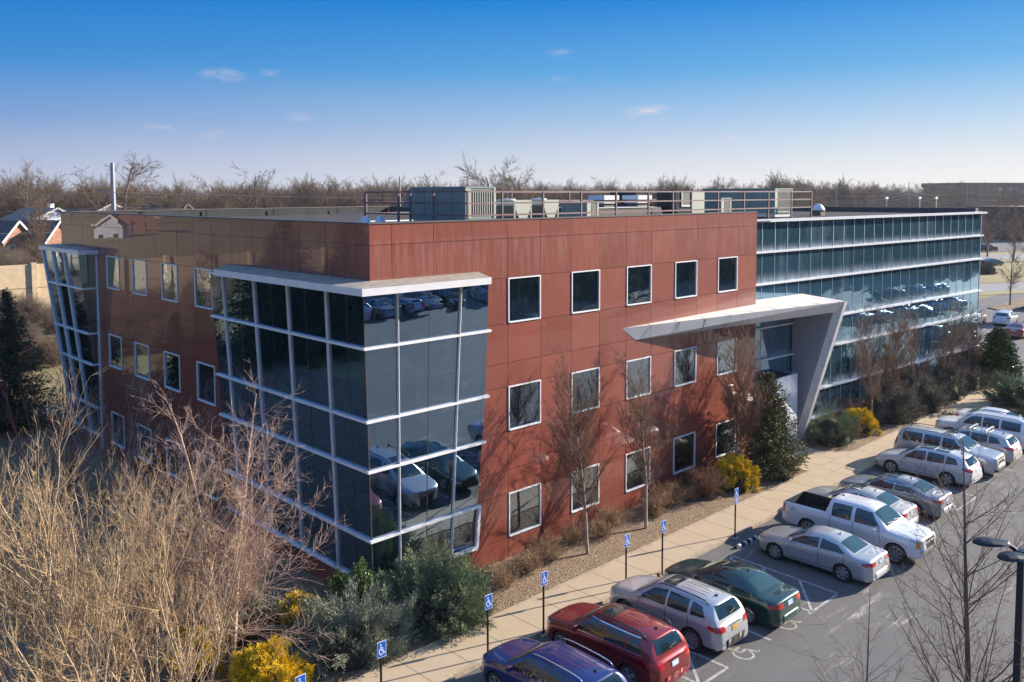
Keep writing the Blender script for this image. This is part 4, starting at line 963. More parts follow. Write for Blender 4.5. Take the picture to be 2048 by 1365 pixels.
    bz = lambda x: float(beltf(x)); tz = lambda x: float(topf(x))
    for s in (1, -1):      # door gaps and sill trim
        for (a, b) in S['side'][:2]:
            for x in (b+.045,): patch(body, [(x-.011, S['zf']+.18), (x+.011, S['zf']+.18), (x+.011, bz(x)+.02), (x-.011, bz(x)+.02)], 'side', .003, 1, 10, 0, 1, s)
        x = S['side'][0][0]+.02; patch(body, [(x-.10, S['zf']+.22), (x-.084, S['zf']+.22), (x+.008, bz(x)+.01), (x-.008, bz(x)+.01)], 'side', .003, 1, 10, 0, 1, s)
        x0_, x1_ = S['side'][0][0]-.08, S['side'][1][1]+.04
        patch(body, [(x0_, S['zf']+.175), (x1_, S['zf']+.175), (x1_, S['zf']+.19), (x0_, S['zf']+.19)], 'side', .003, 14, 1, 0, 1, s)
        patch(body, [(.10, .74*S['W']/2), (S['ws'][0]-.12, .80*W/2), (S['ws'][0]-.12, .785*W/2), (.10, .725*W/2)] if s > 0 else [(.10, -.74*W/2), (S['ws'][0]-.12, -.80*W/2), (S['ws'][0]-.12, -.785*W/2), (.10, -.725*W/2)], 'top', .003, 12, 1, 0, 1)
    if kind in ('sedan',):
        a = S['bl'][1]+.10
        patch(body, [(a, -.66), (a+.014, -.66), (a+.014, .66), (a, .66)], 'top', .003, 1, 12, 0, 1)
    # wheel well liners
    for xc in (S['xf'], S['xr']):
        Rr = S['R']+.055
        for s in (1, -1):
            pts = [(xc+Rr*math.cos(t_), S['R']+Rr*math.sin(t_)) for t_ in np.linspace(-.35, PI+.35, 20)]
            vs = [(x, s*W*.478, z) for x, z in pts]+[(x, s*W*.26, z) for x, z in pts]; nn = len(pts)
            body.add(vs, [(i, i+1, nn+i+1, nn+i) for i in range(nn-1)]+[tuple(range(nn, 2*nn))], 3)
            rim_ = [(xc+(Rr+.035)*math.cos(t_), S['R']+(Rr+.035)*math.sin(t_)) for t_ in np.linspace(-.30, PI+.30, 20)]
            if low:
                q = [(x, z) for x, z in pts]
                for i in range(19): patch(body, [q[i], rim_[i], rim_[i+1], q[i+1]], 'side', .006, 1, 1, 0, 2, s)
    if kind == 'truck':
        zb_ = .82; x0_, x1_, y_ = 3.945, 5.73, .80
        body.add([(x0_,-y_,1.31),(x1_,-y_,1.31),(x1_,y_,1.31),(x0_,y_,1.31),(x0_,-y_,zb_),(x1_,-y_,zb_),(x1_,y_,zb_),(x0_,y_,zb_)],
                 [(0,4,5,1),(1,5,6,2),(2,6,7,3),(3,7,4,0),(4,7,6,5)], 2)
        for k in range(7): body.bar((x0_+.05, -.62+k*.2, zb_+.012), (x1_-.05, -.62+k*.2, zb_+.012), .08, .02, mi=1)
    body.v = [(x-L/2, y, z) for x, y, z in body.v]
    bo = body.build('body', [pm, M['seam'], M['plastic'], M['liner']], root, smooth=True)
    try:
        for p_ in bo.data.polygons: pass
        bo.data.set_sharp_from_angle(angle=math.radians(40))
    except Exception: pass
    def part(nm, m, fn, par=root, smooth=True):
        mb = MB(); fn(mb); mb.v = [(v[0]-L/2, v[1], v[2]) for v in mb.v]; return mb.build(nm, m, par, smooth=smooth)
    ws, bl = S['ws'], S['bl']; w0, w1 = S['wsw']
    part('windscreen', GLASS2, lambda mb: patch(mb, [(ws[0], -w0), (ws[1], -w1), (ws[1], w1), (ws[0], w0)], 'top', .006, 10, 14, .06))
    b0, b1 = S['blw']
    if kind == 'sedan': part('rear_window', GLASS2, lambda mb: patch(mb, [(bl[0], -b0), (bl[1], -b1), (bl[1], b1), (bl[0], b0)], 'top', .006, 10, 14, .08))
    else: part('rear_window', GLASS, lambda mb: patch(mb, [(-b1, tz(bl[1])), (b1, tz(bl[1])), (b0, tz(bl[0])-.01), (-b0, tz(bl[0])-.01)], 'rear', .008, 14, 6, .10))
    nwin = len(S['side'])
    for s in (1, -1):
        for i, (a, b) in enumerate(S['side']):
            zl0, zl1 = bz(a)+.045, bz(b)+.045
            ta = min(tz(a+(.28 if i == 0 else 0)), tz(b))-.115; 
            if i == 0:
                q = [(a-.02, zl0+.02), (b, zl1), (b, tz(b)-.12), (a+.52 if kind != 'truck' else a+.38, tz(a+.52)-.125)]
            elif i == nwin-1 and kind in ('sedan',): q = [(a, zl0), (b+.10, zl1+.03), (b-.28, tz(b-.28)-.13), (a, tz(a)-.12)]
            elif i == nwin-1 and kind in ('suv', 'wagon'): q = [(a, zl0), (b, zl1+.05), (b-.18, tz(b-.18)-.15), (a, tz(a)-.13)]
            else: q = [(a, zl0), (b, zl1), (b, tz(b)-.125), (a, tz(a)-.125)]
            part('side_window', GLASS, lambda mb, q=q, s=s: patch(mb, q, 'side', .006, 8, 5, .07, 0, s))
        if chrome_line:
            a, b = S['side'][0][0], S['side'][-1][1]
            part('window_trim', M['chrome'], lambda mb: (patch(mb, [(a-.05, bz(a)+.012), (b, bz(b)+.012), (b, bz(b)+.034), (a-.05, bz(a)+.034)], 'side', .008, 20, 1, 0, 0, s),
              patch(mb, [(a+.50, tz(a+.52)-.108), (b-.2, tz(b-.2)-.112), (b-.2, tz(b-.2)-.090), (a+.50, tz(a+.52)-.086)], 'side', .008, 20, 1, 0, 0, s)))
        hx = [S['side'][0][1]-.22, S['side'][1][1]-.22]
        for x in hx: part('door_handle', M['chrome'] if chrome_line or kind in ('bigsuv',) else pm, lambda mb: mb.box(x, x+.17, s*W*.484-.016, s*W*.484+.016, bz(x)-.10, bz(x)-.07), smooth=False)
        mx = S['side'][0][0]+.10
        def mir(mb):
            c = Vector((mx, s*(W/2+.07), bz(mx)+.10)); mb.hexa([(mx-.09,s*(W/2-.06),c.z-.06),(mx-.07,s*(W/2+.16),c.z-.05),(mx+.05,s*(W/2+.16),c.z-.05),(mx+.05,s*(W/2-.06),c.z-.06),
              (mx-.05,s*(W/2-.05),c.z+.05),(mx-.03,s*(W/2+.15),c.z+.075),(mx+.05,s*(W/2+.15),c.z+.075),(mx+.05,s*(W/2-.05),c.z+.05)])
        part('mirror', M['chrome'] if kind == 'truck' else pm, mir, smooth=False)
        # lights
        zh = tz(.12)
        part('headlight', M['lens'], lambda mb: (patch(mb, [(s*.46, zh-.20), (s*.80*W/2+s*.06, zh-.16), (s*.80*W/2+s*.06, zh-.03), (s*.50, zh-.07)], 'front', .006, 6, 4, .1), patch(mb, [(.13, zh-.17), (.46, zh-.06), (.44, zh+.0), (.13, zh-.05)], 'side', .006, 6, 3, .1, 0, s)))
        if kind == 'truck': part('turn_signal', M['amber'], lambda mb: patch(mb, [(.10, zh-.34), (.24, zh-.34), (.24, zh-.06), (.10, zh-.06)], 'side', .009, 3, 4, .05, 0, s))
        if kind == 'sedan': part('tail_light', M['tail'], lambda mb: (patch(mb, [(s*.42, .80), (s*.78, .80), (s*.78, .95), (s*.42, .95)], 'rear', .008, 6, 3, .1), patch(mb, [(L-.34, .83), (L-.08, .80), (L-.08, .95), (L-.36, .92)], 'side', .007, 5, 3, .15, 0, s)))
        elif kind == 'truck': part('tail_light', M['tail'], lambda mb: (patch(mb, [(s*.80, .86), (s*.93, .86), (s*.93, 1.22), (s*.80, 1.22)], 'rear', .008, 2, 5, .0), patch(mb, [(L-.17, .86), (L-.03, .86), (L-.03, 1.22), (L-.17, 1.22)], 'side', .008, 2, 5, .0, 0, s)))
        elif kind == 'bigsuv': part('tail_light', M['tail'], lambda mb: patch(mb, [(L-.22, .98), (L-.08, .98), (L-.10, 1.24), (L-.24, 1.24)], 'side', .008, 3, 5, .2, 0, s))
        else: part('tail_light', M['tail'], lambda mb: (patch(mb, [(s*.50, .86), (s*.80, .86), (s*.80, 1.04), (s*.52, 1.02)], 'rear', .008, 5, 4, .15), patch(mb, [(L-.46, .97), (L-.10, .86), (L-.10, 1.03), (L-.42, 1.06)], 'side', .008, 6, 3, .15, 0, s)))
        if rails:
            r0, r1 = S['rf'][0]+.12, S['rf'][1]-.05
            ym = W/2*.945*(1-.3*(H-bz(2.5)))*.86
            part('roof_rail', M['chrome'] if rails == 'chrome' else M['plastic'], lambda mb: mb.tube([(r0, s*ym, tz(r0)-.035)]+[(r0+(r1-r0)*t_, s*ym, tz(r0+(r1-r0)*t_)+.035) for t_ in (.06,.25,.5,.75,.94)]+[(r1, s*ym, tz(r1)-.05)], .02, 6))
    part('grille', M['plastic'], lambda mb: patch(mb, [(-.38, S['zf']+.22), (.38, S['zf']+.22), (.42, zh-.10), (-.42, zh-.10)], 'front', .006, 8, 5, .1))
    if kind in ('truck', 'bigsuv', 'suv'):
        part('grille_bar', M['chrome'], lambda mb: (patch(mb, [(-.50, zh-.20), (.50, zh-.20), (.50, zh-.14), (-.50, zh-.14)], 'front', .014, 10, 1, 0), patch(mb, [(-.40, zh-.11), (.40, zh-.11), (.42, zh-.08), (-.42, zh-.08)], 'front', .014, 10, 1, 0)))
    part('front_bumper', M['chrome'] if kind == 'truck' else M['plastic'], lambda mb: patch(mb, [(-.70, S['zf']+.12), (.70, S['zf']+.12), (.74, S['zf']+.22 + (.12 if kind == 'truck' else 0)), (-.74, S['zf']+.22+(.12 if kind == 'truck' else 0))], 'front', .02, 12, 2, 0))
    part('rear_bumper', M['chrome'] if kind == 'truck' else (M['plastic'] if low else pm), lambda mb: patch(mb, [(-.60, S['zf']+.20), (.60, S['zf']+.20), (.64, S['zf']+.33), (-.64, S['zf']+.33)], 'rear', .012, 12, 2, .04))
    zp = .86 if kind != 'sedan' else .86
    part('licence_plate', M[plate], lambda mb: patch(mb, [(-.155, zp-.07), (.155, zp-.07), (.155, zp+.08), (-.155, zp+.08)], 'rear', .018, 2, 2, 0))
    part('trim_strip', M['chrome'], lambda mb: patch(mb, [(-.30, zp+.11), (.30, zp+.11), (.30, zp+.135), (-.30, zp+.135)], 'rear', .016, 4, 1, 0))
    if sunroof:
        x = S['rf'][0]+.14; part('sunroof', GLASS, lambda mb: patch(mb, [(x, -.40), (x+.52, -.42), (x+.52, .42), (x, .40)], 'top', .006, 6, 8, .06))
    if pano:
        x = S['rf'][0]+.06; part('sunroof', GLASS, lambda mb: (patch(mb, [(x, -.44), (x+.70, -.46), (x+.70, .46), (x, .44)], 'top', .006, 6, 8, .04), patch(mb, [(x+.78, -.46), (x+1.45, -.44), (x+1.45, .44), (x+.78, .46)], 'top', .006, 6, 8, .04)))
    if kind in ('suv', 'bigsuv', 'truck'):
        x0_ = S['rf'][0]+(.8 if (sunroof or pano) else .2); x1_ = S['rf'][1]-.35
        part('roof_rib', M['seam'], lambda mb: [patch(mb, [(x0_, y-.008), (x1_, y-.008), (x1_, y+.008), (x0_, y+.008)], 'top', .004, 10, 1, 0) for y in (-.27, -.09, .09, .27)] if not pano else mb.box(x1_, x1_+.02, -.01, .01, H-.1, H-.09))
    xa = S['rf'][1]-.18
    part('antenna_fin', M['plastic'] if kind != 'sedan' else pm, lambda mb: mb.hexa([(xa-.07,-.025,tz(xa)-.01),(xa+.07,-.025,tz(xa)-.01),(xa+.07,.025,tz(xa)-.01),(xa-.07,.025,tz(xa)-.01),(xa+.03,-.006,tz(xa)+.06),(xa+.06,-.006,tz(xa)+.06),(xa+.06,.006,tz(xa)+.06),(xa+.03,.006,tz(xa)+.06)]), smooth=False)
    part('wiper', M['plastic'], lambda mb: [patch(mb, [(ws[0]+.0, y), (ws[0]+.06, y+.50), (ws[0]+.075, y+.50), (ws[0]+.02, y)], 'top', .016, 6, 1, 0) for y in (-.55, .02)])
    if kind not in ('sedan', 'truck'):
        part('rear_wiper', M['plastic'], lambda mb: patch(mb, [(-.02, tz(bl[1])+.03), (.32, tz(bl[1])+.09), (.32, tz(bl[1])+.105), (-.02, tz(bl[1])+.05)], 'rear', .02, 4, 1, 0))
    if cross:
        for x in (S['rf'][0]+.45, S['rf'][0]+1.25): part('roof_bar', M['galv'], lambda mb: (mb.bar((x, -.62, H+.08), (x, .62, H+.08), .09, .035), mb.box(x-.05, x+.05, -.60, -.52, H-.1, H+.07), mb.box(x-.05, x+.05, .52, .60, H-.1, H+.07)), smooth=False)
    if kind == 'sedan' and cream:
        part('parcel_shelf', mat('beige_fabric', (.5,.47,.38), .9), lambda mb: [mb.box(bl[0]-.1, bl[0]+.05, y, y+.3, 1.05, 1.12) for y in (-.45, .15)])
    # wheels
    R = S['R']; RM = M['rim_dark'] if dark_rim else M['rim']
    key = (kind, dark_rim, spokes)
    for xc in (S['xf'], S['xr']):
        for s in (1, -1):
            yw = s*(W/2-.115)
            if key not in WH:
                mb = MB(); prof = [(.72,-.10),(.90,-.105),(.985,-.085),(1.0,-.03),(1.0,.03),(.985,.085),(.90,.105),(.72,.10)]; nn = 28; vs = []
                for r_, y_ in prof:
                    for k in range(nn): a = 2*PI*k/nn; vs.append((R*r_*math.cos(a), y_, R*r_*math.sin(a)))
                mb.add(vs, [(i*nn+k, i*nn+(k+1)%nn, (i+1)*nn+(k+1)%nn, (i+1)*nn+k) for i in range(len(prof)-1) for k in range(nn)]); w_ = mb.build('wheel', M['tyre'], None, smooth=True)
                mb = MB(); vs = []; prof = [(.72,.095),(.69,.10),(.645,.07),(.63,-.04)]
                for r_, y_ in prof:
                    for k in range(nn): a = 2*PI*k/nn; vs.append((R*r_*math.cos(a), y_, R*r_*math.sin(a)))
                mb.add(vs, [(i*nn+k, i*nn+(k+1)%nn, (i+1)*nn+(k+1)%nn, (i+1)*nn+k) for i in range(len(prof)-1) for k in range(nn)])
                mb.add([(R*.63*math.cos(2*PI*k/nn), .0, R*.63*math.sin(2*PI*k/nn)) for k in range(nn)], [tuple(range(nn))], 1)
                for k in range(spokes):
                    a = 2*PI*k/spokes; ca, sa = math.cos(a), math.sin(a); w0_, w1_ = R*(.85/spokes+.02), R*(.62/spokes+.01)
                    P = []
                    for yy in (.055, .088):
                        for rr_, ww in ((.10, w1_), (.66, w0_)):
                            for q_ in (-1, 1): P.append((R*rr_*ca-q_*ww*sa, yy, R*rr_*sa+q_*ww*ca))
                    mb.add(P, [(0,1,3,2),(4,6,7,5),(0,4,5,1),(2,3,7,6),(0,2,6,4),(1,5,7,3)])
                mb.tube([(0,.03,0),(0,.10,0)], R*.17, 14)
                ri = mb.build('rim', [RM, M['liner']], w_); WH[key] = (w_.data, ri.data); bpy.data.objects.remove(ri); bpy.data.objects.remove(w_)
            wd, rd = WH[key]
            w_ = bpy.data.objects.new('wheel', wd); C.objects.link(w_); w_.parent = root; w_.location = (xc-L/2, yw, R); w_.rotation_euler = (0, random.Random(hash(label) % 99+int(xc*9)).uniform(0, 6), 0) if s > 0 else (0, 0, PI)
            ri = bpy.data.objects.new('rim', rd); C.objects.link(ri); ri.parent = w_
    return root
WH = {}
NI, BI = -PI/2, PI/2      # nose towards the building, backed in
def y_of(kind, nose, tail=None): return nose-SIL[kind]['L']/2
CARS = 'cars parked facing the building'
c_blue = paint('deep_blue_paint', (0.003, 0.016, 0.13), .2, .3); c_red = paint('dark_red_paint', (0.24, 0.010, 0.014), .4, .3)
c_silver = paint('silver_paint', (0.46, 0.475, 0.49), .45, .34); c_grey = paint('pewter_grey_paint', (0.30, 0.27, 0.25), .65, .36); c_white = paint('white_paint', (0.68, 0.69, 0.70), .0, .35)
c_green = paint('dark_green_paint', (0.006, 0.045, 0.038), .4, .3); c_black = paint('black_paint', (0.01, 0.011, 0.013), .2, .3); c_pearl = paint('pearl_white_paint', (0.60, 0.60, 0.60), .2, .35)
c_gold = paint('light_beige_silver_paint', (0.46, 0.45, 0.43), .4, .35); c_maroon = paint('faded_red_paint', (0.30, 0.035, 0.035), .2, .35); c_steel = paint('steel_grey_paint', (0.26, 0.28, 0.31), .5, .36)
car('suv', 'parked_car', c_blue, (0.55, y_of('suv', -5.62), 0), NI, 'deep blue SUV with silver roof rails, cut by the bottom edge', 'car', CARS, rails='chrome')
car('suv', 'parked_car', c_red, (3.62, y_of('suv', -5.35), 0), NI, 'dark red SUV with black roof rails and dark sunroof', 'car', CARS, rails=True, sunroof=True, chrome_line=True)
car('suv', 'parked_car', c_silver, (6.72, y_of('suv', -5.42), 0), NI, 'silver grey SUV with black roof rails between the red SUV and green sedan', 'car', CARS, low=.33, rails=True, sunroof=True, spokes=10, plate='plate_y')
car('sedan', 'parked_car', c_green, (9.50, y_of('sedan', -5.65), 0), NI, 'dark green sedan with sunroof and beige seats', 'car', CARS, sunroof=True, cream=True, spokes=8)
car('sedan', 'parked_car', c_silver, (14.92, y_of('sedan', -6.38), 0), NI, 'silver sedan parked beside the white pickup and the hatched bay', 'car', CARS, spokes=7, cream=True)
tr = car('truck', 'pickup_truck', c_white, (17.98, -5.95-5.85/2, 0), BI, 'white crew cab pickup truck backed in with open black bed', 'pickup truck', CARS, dark_rim=False, spokes=8)
car('sedan', 'parked_car', c_gold, (20.75, y_of('sedan', -5.2), 0), NI, 'beige silver sedan with sunroof just behind the white pickup', 'car', CARS, sunroof=True)
car('sedan', 'parked_car', c_steel, (23.55, y_of('sedan', -5.65), 0), NI, 'steel grey sedan with sunroof, right of the beige silver sedan', 'car', CARS, sunroof=True, chrome_line=True, spokes=10)
car('wagon', 'parked_car', c_pearl, (28.92, y_of('wagon', -5.15), 0), NI, 'pearl white crossover with long dark glass roof', 'car', CARS, pano=True, dark_rim=False)
car('bigsuv', 'parked_car', c_silver, (31.55, -5.1-5.15/2, 0), BI, 'silver seven seat SUV backed in beside the pearl white crossover', 'car', CARS, rails=True, sunroof=True, chrome_line=True)
car('wagon', 'parked_car', c_gold, (34.35, y_of('wagon', -5.4), 0), NI, 'light silver crossover with two roof bars across', 'car', CARS, cross=True, sunroof=True)
car('bigsuv', 'parked_car', c_white, (37.45, y_of('bigsuv', -5.0), 0), NI, 'large white SUV with black roof rails at the right edge', 'car', CARS, rails=True)
car('sedan', 'parked_car', c_white, (40.4, -5.1-2.41, 0), BI, 'white sedan backed in, farthest car of the row by the hedge', 'car', CARS)
FAR = 'cars in the side parking lot'
EX = 0.0+PI
s1 = car('suv', 'parked_car', c_gold, (86.2, 9.3, 0), EX-.05, 'silver crossover behind the right end of the glass wing', 'car', FAR)
car('wagon', 'parked_car', c_white, (89.0, 6.7, 0), EX+.10, 'white station wagon seen from behind in the side lot', 'car', FAR, rails=True)
car('sedan', 'parked_car', c_maroon, (80.9, 3.1, 0), EX+.08, 'faded red sedan nearest in the side lot', 'car', FAR)
car('sedan', 'parked_car', paint('purple_paint', (0.12,0.02,0.10)), (105.5, 8.2, 0), EX+.1, 'purple red car at the right edge beside the tree island', 'car', FAR)
car('sedan', 'parked_car', paint('pale_blue_paint', (0.2,0.3,0.5)), (93.2, 4.2, 0), EX+.1, 'pale blue car at the right edge past the white wagon', 'car', FAR)
car('bigsuv', 'parked_car', c_black, (219.0, 49.4, 0), 2.7, 'black SUV parked across the far road', 'car', FAR)
car('sedan', 'parked_car', paint('teal_blue_paint', (0.01,0.10,0.18)), (173.0, 34.2, 0), 2.7, 'dark teal car behind the round clipped bush', 'car', FAR)
car('suv', 'parked_car', paint('teal_paint', (0.01,0.16,0.22)), (21.5, 88.2, 3.0), .1, 'teal car roof showing over the sound wall', 'car', 'cars on the street behind the wall')
# rows across the lot: they show in the mirror glass
MIR = 'cars in the rows across the lot'
p_ = [car('suv', 'parked_car', c_silver, (26.2, -41, 0), BI, 'silver SUV mirrored in the bay glass', 'car', MIR, rails=True),
      car('sedan', 'parked_car', c_steel, (29.0, -41, 0), BI, 'steel blue sedan mirrored in the bay glass', 'car', MIR),
      car('wagon', 'parked_car', c_black, (37.2, -41.3, 0), NI, 'black estate car mirrored in the bay glass', 'car', MIR)]
for i, (k, x, y, rz) in enumerate(((0,31.8,-41,BI),(1,34.4,-41.2,BI),(0,42.7,-41,BI),(2,48,-41,NI),(1,53.7,-41,BI),(0,64,-25,BI),(1,67,-25,NI),(2,70,-25,BI),(0,76,-25,NI),(1,79,-25,BI),(1,85,-25.2,BI),(2,88,-25,NI),(0,91,-25,BI),(1,97,-25,BI),(0,70,-12,NI),(2,76,-12,BI),(1,82,-12,NI),(0,104,-34,BI),(1,110,-34,BI),(2,98,-34,BI))):
    dup(p_[k], (x, y, 0), rz, ['silver SUV in a row across the lot, seen only as a reflection', 'steel blue sedan in a row across the lot, seen only as a reflection', 'black estate car in a row across the lot, seen only as a reflection'][k])
# pickup extras: bed side letters
def text_mesh(name, s, size, m, parent, mw, label=None):
    cu = bpy.data.curves.new(name, 'FONT'); cu.body = s; cu.size = size; cu.extrude = .002; cu.align_x = 'CENTER'; cu.align_y = 'CENTER'
    t_ = bpy.data.objects.new(name, cu); C.objects.link(t_); dg = bpy.context.evaluated_depsgraph_get(); me = bpy.data.meshes.new_from_object(t_.evaluated_get(dg)); bpy.data.objects.remove(t_)
    me.materials.clear(); me.materials.append(m); o = bpy.data.objects.new(name, me); C.objects.link(o); o.parent = parent; o.matrix_local = mw; return o
text_mesh('side_lettering', 'Z71', .16, mat('red_decal', (.45,.03,.02), .4), tr, Matrix.Translation((2.35, 1.003, 1.08)) @ Matrix.Rotation(PI, 4, 'Z') @ Matrix.Rotation(PI/2, 4, 'X'))
text_mesh('side_lettering', 'Z71', .16, mat('red_decal', (.45,.03,.02), .4), tr, Matrix.Translation((2.35, -1.003, 1.08)) @ Matrix.Rotation(PI/2, 4, 'X'))
# ================================================================ PLANTS
def tubes(segs, n):
    """segs: array (k, 8) p0 p1 r0 r1 -> verts, faces"""
    s = np.array(segs, float); k = len(s); p0, p1, r0, r1 = s[:, :3], s[:, 3:6], s[:, 6], s[:, 7]
    d = p1-p0; d /= np.linalg.norm(d, axis=1, keepdims=True)+1e-9
    u = np.where(np.abs(d[:, 2:3]) > .9, np.array([[1., 0, 0]]), np.array([[0, 0, 1.]])); x = np.cross(d, u); x /= np.linalg.norm(x, axis=1, keepdims=True)+1e-9; y = np.cross(x, d)
    V = np.zeros((k, 2*n, 3))
    for j in range(n):
        a = 2*PI*j/n; o = x*math.cos(a)+y*math.sin(a); V[:, j] = p0+o*r0[:, None]; V[:, n+j] = p1+o*r1[:, None]
    F = np.zeros((k, n, 4), int); b = np.arange(k)*2*n
    for j in range(n): F[:, j] = np.stack([b+j, b+(j+1) % n, b+n+(j+1) % n, b+n+j], 1)
    return V.reshape(-1, 3), F.reshape(-1, 4)
def grow(segs, p, d, L, r, lv, R, P):
    n = max(2, int(round(L/P['step'][lv]))); st = L/n; wn = P['wan'][lv]; tr = P['up'][lv]; re = r*P['tap'][lv]
    p = np.array(p, float); d = np.array(d, float)
    last = lv == len(P['step'])-1
    for i in range(n):
        d = d+R.normal(0, wn, 3); d[2] += tr; d /= np.linalg.norm(d)
        q = p+d*st; ra = r+(re-r)*i/n; rb = r+(re-r)*(i+1)/n; segs[lv].append((*p, *q, ra, rb)); f = (i+1)/n
        if not last and f > P['bare'][lv]:
            k = R.poisson(P['kids'][lv]*st)
            for _ in range(k):
                ax = R.normal(0, 1, 3); ax -= d*ax.dot(d); ax /= np.linalg.norm(ax)+1e-9
                if 'flat' in P: ax[2] *= P['flat']
                a = P['ang'][lv]*R.uniform(.75, 1.25); dd = d*math.cos(a)+ax*math.sin(a)
                ln = L*P['rat'][lv]*(1-P['fall'][lv]*f)*R.uniform(.65, 1.25)
                if ln > .12: grow(segs, p+d*st*R.uniform(0, 1), dd, ln, max(P['rmin'], rb*P['rr'][lv]), lv+1, R, P)
        p = q
def tree_mesh(seed, P, stems, nsides=(7, 5, 3, 3, 3), split=1):
    R = np.random.RandomState(seed); segs = [[] for _ in P['step']]
    for (p, d, L, r) in stems: grow(segs, p, d, L, r, 0, R, P)
    out = []
    for grp in (range(0, split), range(split, len(segs))):
        V = []; F = []; b = 0
        for l in grp:
            if not segs[l]: continue
            v, f = tubes(segs[l], nsides[l]); V.append(v); F.append(f+b); b += len(v)
        out.append((np.concatenate(V), np.concatenate(F)) if V else None)
    return out
def make_tree(name, seed, P, stems, mt, mc, label, cat, group, loc, rz=0, split=1, root=True):
    a, b = tree_mesh(seed, P, stems, split=split)
    r = empty(name, loc, rz, label, cat, group)
    t_ = mkmesh('trunk', a[0], a[1], mt, r, smooth=True); mkmesh('crown', b[0], b[1], mc, r)
    return r
M['bark_grey'] = mat('grey_bark', (0.14, 0.105, 0.08), 0.9, var=.3, vscale=6, stretch=(1,1,.3))
M['bark_pale'] = mat('pale_smooth_bark', (0.42, 0.34, 0.27), 0.85, col2=(0.26, 0.19, 0.14), vscale=5, stretch=(1,1,.5))
M['twig_tan'] = mat('tan_twigs', (0.60, 0.44, 0.24), 0.8, col2=(0.28, 0.185, 0.11), vscale=1.6)
M['twig_pink'] = mat('pinkish_birch_twigs', (0.52, 0.37, 0.29), 0.8, col2=(0.28, 0.17, 0.135), vscale=2)
M['twig_brown'] = mat('brown_twigs', (0.17, 0.10, 0.065), 0.85, col2=(0.09, 0.055, 0.04), vscale=2)
M['twig_orange'] = mat('orange_brown_buds', (0.24, 0.14, 0.085), 0.85, col2=(0.14, 0.08, 0.055), vscale=2)
M['twig_far'] = mat('distant_twigs', (0.19, 0.13, 0.085), 0.95, col2=(0.12, 0.085, 0.062), vscale=.3)
M['twig_far2'] = mat('distant_grey_twigs', (0.21, 0.16, 0.115), 0.95, col2=(0.14, 0.105, 0.08), vscale=.3)
M['bark_birch'] = mat('peeling_birch_bark', (0.62, 0.50, 0.40), 0.85, col2=(0.30, 0.18, 0.13), vscale=7, stretch=(1,1,2.2))
M['red_stem'] = mat('red_dogwood_stems', (0.42, 0.10, 0.055), 0.7, col2=(0.22, 0.10, 0.10), vscale=1)
M['stem_tan'] = mat('tan_stem_bark', (0.54, 0.42, 0.28), 0.8, col2=(0.30, 0.21, 0.14), vscale=4)
# multi stemmed shrubs filling the near left corner
P_MS = dict(step=(.38, .30, .20, .16), wan=(.08, .13, .20, .24), up=(.03, .10, .15, .14), tap=(.30, .45, .5, .5), bare=(.22, .16, .15, 0), kids=(2.9, 3.8, 3.6, 0),
            ang=(.62, .66, .72, 0), rat=(.42, .40, .42, 0), fall=(.42, .35, .3, 0), rr=(.50, .60, .66, 0), rmin=.0042)
def ms_stems(R, n, h, sp=.5, r=.045):
    o = []
    for i in range(n):
        a = R.uniform(0, 2*PI); t_ = R.uniform(.1, sp); o.append(((.25*math.cos(a), .25*math.sin(a), 0), (math.cos(a)*t_, math.sin(a)*t_, 1), h*R.uniform(.80, 1.02), r*R.uniform(.7, 1.2)))
    return o
GL = 'bare many stemmed trees in the corner bed'
for i, (x, y, h, n, lab) in enumerate(((-10.6,-.4,9.1,7,'tall bare many stemmed tree with tan twigs at the left edge, front one'),
    (-9.0,-.9,8.2,7,'bare tan many stemmed tree second from the left edge'), (-7.6,.3,7.7,7,'bare tan many stemmed tree left of the pale birch'),
    (-12.2,2.2,9.0,7,'bare tan many stemmed tree touching the left edge, behind'), (-9.6,2.6,8.0,6,'bare tan many stemmed tree behind the second one from the left'),
    (-6.3,1.8,7.2,7,'shorter bare tan many stemmed tree just behind the birch'), (-8.3,-2.3,6.2,7,'low bare tan many stemmed tree at the bottom edge'),
    (-10.6,-3.0,6.4,6,'low bare tan many stemmed tree in the bottom left corner'), (-6.6,-.9,5.6,6,'low bare tan many stemmed tree at the foot of the birch'))):
    R = np.random.RandomState(40+i)
    P = dict(P_MS); make_tree('bare_tree', 70+i, P, ms_stems(R, n, h*.90, .34, .046), M['stem_tan'], M['twig_tan'], lab, 'bare tree', GL, (x, y, .1))
P_B = dict(step=(.45, .28, .18, .14), wan=(.035, .09, .16, .2), up=(.02, .035, .03, .03), tap=(.14, .30, .5, .5), bare=(.16, .10, .1, 0), kids=(5.2, 5.6, 5.2, 0),
            ang=(.95, .62, .7, 0), rat=(.56, .42, .40, 0), fall=(.70, .4, .3, 0), rr=(.32, .55, .6, 0), rmin=.0048)
make_tree('birch_tree', 5, P_B, [((0,0,0),(.16,.10,1),8.3,.095), ((-.35,.15,0),(-.10,.10,1),8.2,.085), ((-.1,.35,0),(.02,.32,1),7.2,.07)], M['bark_birch'], M['twig_pink'],
          'pale barked birch with pinkish twigs in front of the corner bay', 'birch tree', 'bare trees beside the building', (-5.15, .15, .1))
